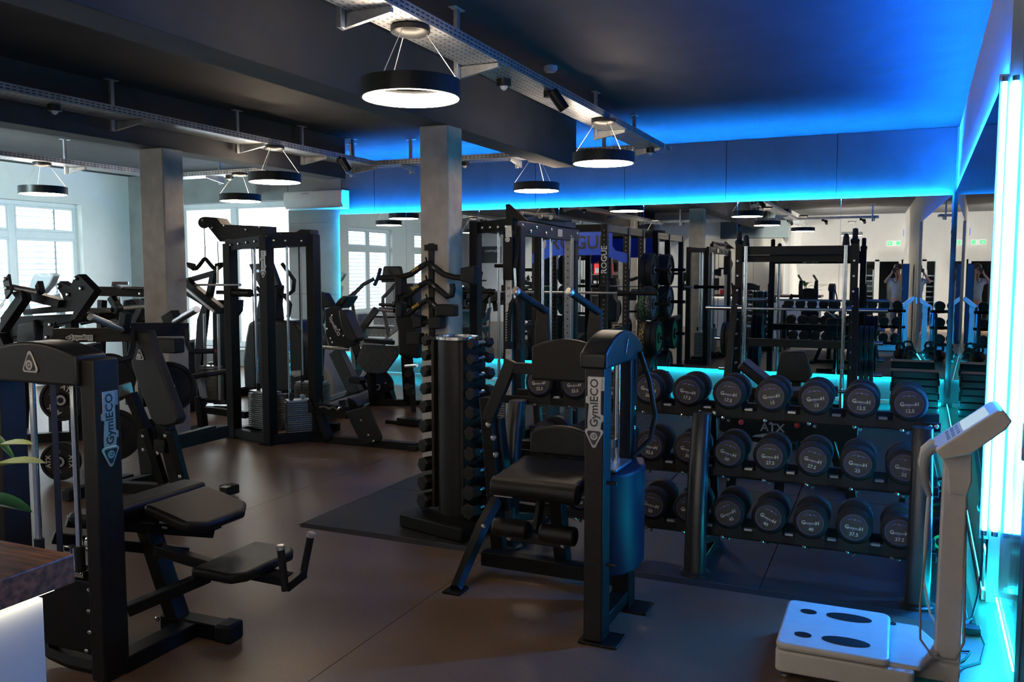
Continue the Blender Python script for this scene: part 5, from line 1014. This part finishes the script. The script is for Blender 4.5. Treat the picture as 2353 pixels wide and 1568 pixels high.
MB().bar(Q((866, 709, 10.3)), Q((822, 771, 10.2)), .09, .06, (0, 1, 0)).build('side_beam', 'grey_metal', t, .008)
for pts in (((860, 641, 10.6), (835, 654, 10.5), (819, 670, 10.4), (792, 691, 10.2), (775, 706, 10.1)), ((818, 672, 10.4), (809, 681, 10.35), (810, 701, 10.3), (816, 740, 10.25), (821, 770, 10.2)), ((919, 642, 10.6), (900, 664, 10.5), (880, 684, 10.4), (880, 704, 10.4), (893, 772, 10.3)), ((874, 618, 10.8), (868, 640, 10.7), (861, 655, 10.6))): MB().tube([Q(p) for p in pts], .028, 8).build('handrail', 'grey_metal', t, ang=60)
MB().bar(Q((818, 800, 10.2)), P(822, 850, Z=.02), .25, .12, (0, 1, 0)).bx(-8.0, -6.95, 9.9, 11.0, .02, .18).build('base', 'dark_plastic', t, .02)
flat([(790, 722), (824, 722), (822, 800), (792, 800)], 10.75, .3).build('motor_housing', 'grey_plastic', t, .04, 3)
cs = flat([(880, 612), (918, 612), (926, 648), (874, 650)], 10.9, .08).build('console', 'dark_plastic', t, .02); MB().bar(Q((900, 650, 10.95)), Q((900, 730, 10.95)), .16, .12, (0, 1, 0)).build('mast', 'grey_plastic', t, .02)
# black hip thrust machine behind the dumbbell tower
t = thing('glute_drive', 'black plate loaded hip thrust machine with speckled foot plate, left of tower', 'exercise machine', tuple(P(930, 900, Z=0)))
flat([(906, 652), (948, 652), (952, 690), (958, 704), (900, 704), (904, 690)], 8.0, .22).build('head_pad', 'vinyl', t, .02, 3)
for x in (912, 926, 940): MB().bar(P(x, 668, Y=7.99), P(x + 3, 702, Y=7.99), .02, .03, (0, 1, 0)).build('rib', 'dark_plastic', t)
flat([(912, 704), (945, 704), (950, 730), (962, 748), (962, 800), (958, 826), (940, 822), (914, 818), (912, 760), (905, 735)], 8.05, .25).build('back_pad', 'vinyl', t, .03, 3)
for a, b in (((873, 711, 7.9), (906, 714, 7.9)), ((928, 714, 7.85), (963, 714, 7.85))): MB().cyl(Q(a), Q(b), .026, n=14).build('plate_horn', 'chrome', t)
flat([(832, 792), (912, 796), (914, 818), (886, 856), (868, 860), (838, 856), (818, 832)], 8.3, .03).build('foot_plate', 'speckle_grey', t, .008)
MB().bar(Q((838, 782, 8.3)), Q((905, 788, 8.3)), .05, .05).bar(Q((905, 700, 8.2)), Q((965, 705, 8.2)), .08, .07).bar(Q((935, 820, 8.2)), P(940, 925, Z=.03), .1, .1, (0, 1, 0)).bar(P(850, 925, Z=.04), P(955, 925, Z=.04), .08, .08).bar(Q((852, 850, 8.35)), P(858, 925, Z=.04), .08, .08, (0, 1, 0)).build('frame', BLK, t, .005)
MB().tube([Q((948, 664, 7.9)), Q((962, 660, 7.8)), Q((975, 652, 7.75))], .03, 8).tube([Q((872, 700, 8.1)), Q((905, 702, 8.1)), Q((964, 697, 8.1))], .018, 8).build('handle', 'rubber', t)
MB().cyl(Q((932, 842, 7.9)), Q((958, 840, 7.8)), .018).build('release_lever', 'chrome', t)
t = thing('handle_tree', 'small black tree of cable handles left of the dumbbell tower', 'rack', tuple(P(948, 945, Z=0)))
MB().bar(Q((946, 862, 8.1)), P(950, 945, Z=.01), .05, .05, (0, 1, 0)).bx(-4.95, -4.6, 8.0, 8.3, 0, .02).build('stand', BLK, t, .004)
for px, py in ((937, 862), (935, 892), (940, 905)): MB().tube([Q((950, py - 4, 8.1)), Q((px + 4, py, 8.05)), Q((px, py - 3, 8.0))], [.02, .025, .04], 8).build('knob', 'rubber', t)
one('floor_anchor', MB().bar(P(888, 969, Z=.02), P(965, 975, Z=.02), .06, .04).bar(P(918, 966, Z=.05), P(965, 972, Z=.05), .10, .07), BLK, 'flat black foot of a bench lying on the floor left of the tower', 'bench foot', None, .004)
# ================================================================ BEHIND THE CAMERA, SEEN IN THE MIRRORS
for i, (a, b) in enumerate(((-5.5, -4.48), (-4.48, -3.7), (-3.7, -2.92))):
    t = thing('tall_cabinet', 'tall grey cabinet behind the counter, %s of three in the mirror' % ['leftmost', 'middle', 'rightmost'][i], 'cabinet', ((a + b) / 2, -2.05, 0), 'tall grey cabinets')
    MB().bx(a, b, -2.24, -1.87, 0, 2.62).build('carcass', 'grey_panel', t); MB().bx(a + .004, b - .004, -1.868, -1.85, .08, 2.61).build('door', 'grey_panel', t, .003)
def fill_spot(p, target, watts, label, size=1.9, col=(1, .92, .80)):  # made-up fill light: spotlight barrel plus beam, added to brighten a wall
    p, a = V(p), (V(target) - V(p)).normalized(); spot(p, a, label)
    l = bpy.data.lights.new('fill_beam', 'SPOT'); l.energy = watts; l.spot_size = size; l.spot_blend = .6; l.shadow_soft_size = .04; l.color = col
    o = bpy.data.objects.new('fill_beam', l); COL.objects.link(o); o.location = p + a * .088; o.rotation_euler = a.to_track_quat('-Z', 'Y').to_euler(); o.parent = None
for k, (x_, tg, w_) in enumerate(((-.75, (-.5, -5.4, 1.7), 900), (-1.7, (-1.6, -5.4, 1.7), 900), (-2.6, (-2.5, -5.4, 1.7), 700), (-4.0, (-3.9, -2.2, 1.1), 60), (-5.2, (-5.2, -2.2, 1.1), 60), (-7.5, (-7.6, -2.25, 2.0), 260), (-9.2, (-9.4, -2.25, 2.0), 420))):  # row of spots added to whiten the rear walls in the mirrors
    fill_spot((x_, -1.08, 3.0), tg, w_, 'added black spotlight on the rear tray brightening the rear wall, %s from the right' % ['first', 'second', 'third', 'fourth', 'fifth', 'sixth', 'seventh'][k])
fill_spot((-10.22, 5.2, 3.0), (-13.15, 9.9, 2.2), 700, 'added black spotlight on the far left tray brightening the window wall', 1.7, (.66, .95, 1)); fill_spot((-10.22, 2.5, 3.0), (-13.15, 3.0, 1.6), 500, 'second added black spotlight on the far left tray, nearer the counter', 1.9, (.8, .98, 1))  # added out of view to brighten the window wall, tinted cool
t = thing('exit_sign', 'green and white exit sign above the rear door', 'sign', (-.02, -5.38, 2.48))
MB().bx(-.22, .18, -5.40, -5.37, 2.46, 2.62).build('case', 'exit_white', t, .003)
MB().bx(-.20, -.06, -5.369, -5.366, 2.485, 2.595).bx(.05, .16, -5.369, -5.366, 2.485, 2.595).build('green_field', 'exit_green', t)
MB().prism([(-.03, -.03), (.03, 0), (-.03, .03)], (-.13, -5.364, 2.54), (1, 0, 0), UPV, (0, .001, 0)).build('arrow', 'exit_white', t)
t = thing('tall_locker', 'tall dark blue cabinet standing by the right wall near the door', 'cabinet', (.27, 1.0, 0))
MB().bx(.20, .345, .7, 1.3, 0, 1.86).build('carcass', 'deep_blue_plastic', t, .006)
for z in (.1, .7, 1.3): MB().bx(.19, .2, .71, 1.29, z, z + .54).build('door', 'deep_blue_plastic', t, .004)
sh = thing('supplement_shelf', 'dark shelf unit with bags and jars at the rear wall', 'shelf', (-8.25, -2.05, 0))
for z in (.9, 1.24, 1.56, 2.05): MB().bx(-8.75, -7.75, -2.24, -1.9, z, z + .025).build('shelf_board', 'brown_frame', sh)
MB().bx(-8.77, -8.75, -2.24, -1.9, 0, 2.08).bx(-7.75, -7.73, -2.24, -1.9, 0, 2.08).bx(-8.75, -7.75, -2.245, -2.235, 0, 2.08).build('frame', 'brown_frame', sh)
for k in range(2):
    x = -8.45 + .36 * k; t = thing('powder_bag', '%s red and white powder bag on the upper shelf' % ['left', 'right'][k], 'bag', (x, -2.03, 1.585), 'powder bags')
    MB().loft([[V((x + a * .13, -2.03 + b * .07 * (1 - f * .9), 1.585 + .36 * f)) for a, b in rrect(2, 2, .3, 3)] for f in (0, .1, .5, .9, 1)]).build('bag', 'red', t); MB().bx(x - .08, x + .08, -1.962, -1.955, 1.62, 1.78).build('label', 'letter_white', t)
for k in range(5):
    x = -8.55 + .15 * k; t = thing('jar', 'dark jar with white label, %s on the middle shelf' % ['first', 'second', 'third', 'fourth', 'fifth'][k], 'jar', (x, -2.03, 1.265), 'jars on the middle shelf')
    MB().cyl((x, -2.03, 1.265), (x, -2.03, 1.43), .05).build('body', 'dark_plastic', t); MB().cyl((x, -2.03, 1.30), (x, -2.03, 1.38), .0505).build('label', 'letter_white', t); MB().cyl((x, -2.03, 1.43), (x, -2.03, 1.46), .045).build('lid', 'rubber', t)
t = thing('monitor', 'dark computer monitor standing on the reception counter', 'monitor', (-4.45, .7, 1.085))
MB().bx(-4.7, -4.2, .68, .71, 1.18, 1.50).build('panel', 'dark_plastic', t, .006); MB().bar((-4.45, .69, 1.2), (-4.45, .66, 1.09), .05, .03, (0, 1, 0)).bx(-4.55, -4.35, .6, .76, 1.085, 1.1).build('stand', 'dark_plastic', t, .003)
t = thing('red_box', 'red box of drinks on the counter beside the monitor', 'box', (-4.0, .85, 1.085)); MB().bx(-4.13, -3.87, .76, .94, 1.085, 1.2).build('box', 'red', t, .01); MB().bx(-4.05, -3.95, .80, .90, 1.2, 1.24).build('handle', 'red', t, .01)
for k in range(4):
    x = -3.62 + .12 * k; t = thing('bottle', 'small dark bottle on the counter, %s from the red box' % ['first', 'second', 'third', 'fourth'][k], 'bottle', (x, .85, 1.085), 'bottles on the counter'); MB().lathe([(0, .03), (.09, .03), (.12, .014), (.15, .014)], (x, .85, 1.085), UPV, 14).build('glass_body', 'dark_plastic', t); MB().cyl((x, .85, 1.235), (x, .85, 1.25), .016).build('cap', 'letter_white', t)
t = thing('sign_board', 'black board with white name on the rear left wall, mirrored', 'sign', (-12.0, -2.23, 2.0))
MB().bx(-12.6, -11.9, -2.249, -2.22, 1.95, 2.5).build('board', 'dark_plastic', t, .003); MB().text('Gymleco.', .13, (-12.25, -2.2195, 2.32), (-1, 0, 0), UPV, .0).build('lettering', 'letter_white', t)
t = thing('fire_extinguisher_sign', 'small blue sign high on the right wall near the rear', 'sign', (.25, -4.0, 2.6)); MB().bx(xr(-4) - .02, xr(-4) - .004, -4.1, -3.9, 2.7, 2.9).build('plate', 'blue_paint', t); MB().bx(xr(-4) - .022, xr(-4) - .019, -4.05, -3.95, 2.75, 2.85).build('pictogram', 'letter_white', t)
# ---------------------------------------------------------------- the photographer
fd = V((-math.sin(YAW), math.cos(YAW), 0)); rd = V((math.cos(YAW), math.sin(YAW), 0)); B0_ = -fd * .30 + rd * .0
def at(r, f, z): return B0_ + rd * r + fd * f + V((0, 0, z))
def skinned(name, verts, edges, rad, m, parent, root=0, sub=2):
    me = bpy.data.meshes.new(name); me.from_pydata([p - ORG[parent.name] for p in verts], edges, []); me.materials.append(MT[m])
    o = bpy.data.objects.new(name, me); COL.objects.link(o); o.parent = parent
    md = o.modifiers.new('skin', 'SKIN'); md.use_smooth_shade = True
    for i, r in enumerate(rad): sv = me.skin_vertices[0].data[i]; sv.radius = (r, r) if not isinstance(r, tuple) else r; sv.use_root = i == root
    s = o.modifiers.new('sub', 'SUBSURF'); s.levels = sub; s.render_levels = sub
    return o
pt = thing('person', 'person in a pale blue shirt photographing at eye level, seen in the mirror', 'person', tuple(at(0, 0, 0)))
Vv, E, R = [], [], []
def chain(start, pts):
    i = start
    for p, r in pts:
        Vv.append(p); R.append(r); n = len(Vv) - 1
        if i is not None: E.append((i, n))
        i = n
    return i
pel = chain(None, [(at(0, -.02, .98), .13)]); chest = chain(pel, [(at(0, -.01, 1.16), .12), (at(0, 0, 1.36), .135)])
nk = chain(chest, [(at(0, .02, 1.50), .06), (at(0, .05, 1.58), .055), (at(0, .07, 1.66), .075), (at(0, .08, 1.75), .088), (at(0, .07, 1.83), .06)])
for s_ in (-1, 1):
    chain(pel, [(at(s_ * .09, 0, .90), .085), (at(s_ * .10, .01, .52), .06), (at(s_ * .10, -.01, .10), .042), (at(s_ * .105, .09, .05), .036), (at(s_ * .11, .15, .04), .03)])
    el = at(-.30, .10, 1.40) if s_ < 0 else at(.19, .17, 1.34)
    wr = at(s_ * .09, .17, 1.63)
    hand = chain(chest, [(at(s_ * .15, .0, 1.45), .062), (el.lerp(at(s_ * .19, .02, 1.45), .5), .048), (el, .04), (el.lerp(wr, .5), .037), (wr, .027), (at(s_ * .075, .20, 1.675), .03)])
    b = Vv[hand]
    for k in range(4):
        z = 1.70 - .018 * k; q = at(s_ * .068, .215, z); chain(hand, [(q, .0095), (at(s_ * .058, .245 - .004 * k, z + .004), .0088), (at(s_ * .035, .256 - .004 * k, z + .006), .0075)])
    chain(hand, [(at(s_ * .06, .175, 1.655), .010), (at(s_ * .04, .165, 1.66), .009)])
skinned('body', Vv, E, R, 'skin', pt)
a_ = [at(0, -.02, .92), at(0, -.01, 1.10), at(0, 0, 1.34), at(0, .01, 1.47)]; e_ = [(0, 1), (1, 2), (2, 3)]; r_ = [(.155, .155), (.15, .15), (.165, .165), .085]
for s_ in (-1, 1):
    n = len(a_); el = at(-.30, .10, 1.40) if s_ < 0 else at(.19, .17, 1.34); sh_ = at(s_ * .17, .0, 1.45); a_ += [sh_, sh_.lerp(el, .72)]; e_ += [(2, n), (n, n + 1)]; r_ += [.082, .072]
skinned('shirt', a_, e_, r_, 'blue_cloth', pt)
a_ = [at(0, -.02, .98)]; e_ = []; r_ = [.15]
for s_ in (-1, 1):
    n = len(a_); a_ += [at(s_ * .09, 0, .88), at(s_ * .10, .01, .5), at(s_ * .10, -.01, .12)]; e_ += [(0, n), (n, n + 1), (n + 1, n + 2)]; r_ += [.105, .08, .065]
skinned('trousers', a_, e_, r_, 'trousers', pt)
for s_ in (-1, 1):
    c = at(s_ * .108, .05, 0); MB().loft([[c + rd * (x * w) + fd * (y * .14) + V((0, 0, z)) for x, y in circ(1, 16)] for z, w in ((0, .048), (.04, .05), (.075, .042), (.10, .036))]).build('shoe', 'letter_white', pt)
MB().loft([[at(0, .06, 1.76) + rd * (x * w) + fd * (y * w * 1.05 - .02) + V((0, 0, z)) for x, y in circ(1, 18)] for z, w in ((-.02, .100), (.04, .104), (.085, .088), (.115, .05), (.122, .01))]).build('hair', 'hair', pt, ang=80)
for s_ in (-1, 1): MB().lathe([(0, .012), (.01, .02), (.016, .01)], at(s_ * .086, .06, 1.71), rd * s_, 10).build('ear', 'skin', pt); MB().lathe([(0, .012), (.006, .009), (.009, .002)], at(s_ * .032, .158, 1.735), fd, 10).build('eye', 'letter_white', pt)
MB().lathe([(0, .018), (.02, .014), (.03, .004)], at(0, .15, 1.70), fd, 10).build('nose', 'skin', pt); MB().lathe([(0, .022), (.006, .012)], at(0, .148, 1.655), fd, 10).build('mouth', 'red', pt)
t = thing('photo_camera', 'black photo camera held up to the face by the person', 'camera', tuple(at(0, .22, 1.66)))
Rm = Matrix((rd, fd, UPV)).transposed(); MB().box(at(0, .205, 1.70), (.135, .05, .09), Rm).box(at(0, .205, 1.755), (.05, .045, .03), Rm).build('camera_body', 'dark_plastic', t, .008); MB().cyl(at(0, .225, 1.70), at(0, .275, 1.70), .034, n=20).build('lens', 'dark_plastic', t, .003); MB().tube([at(-.07, .2, 1.70), at(-.08, .16, 1.55), at(-.05, .17, 1.42), at(.0, .165, 1.40), at(.05, .17, 1.45), at(.07, .2, 1.70)], .008, 6).build('strap', 'rubber', t)
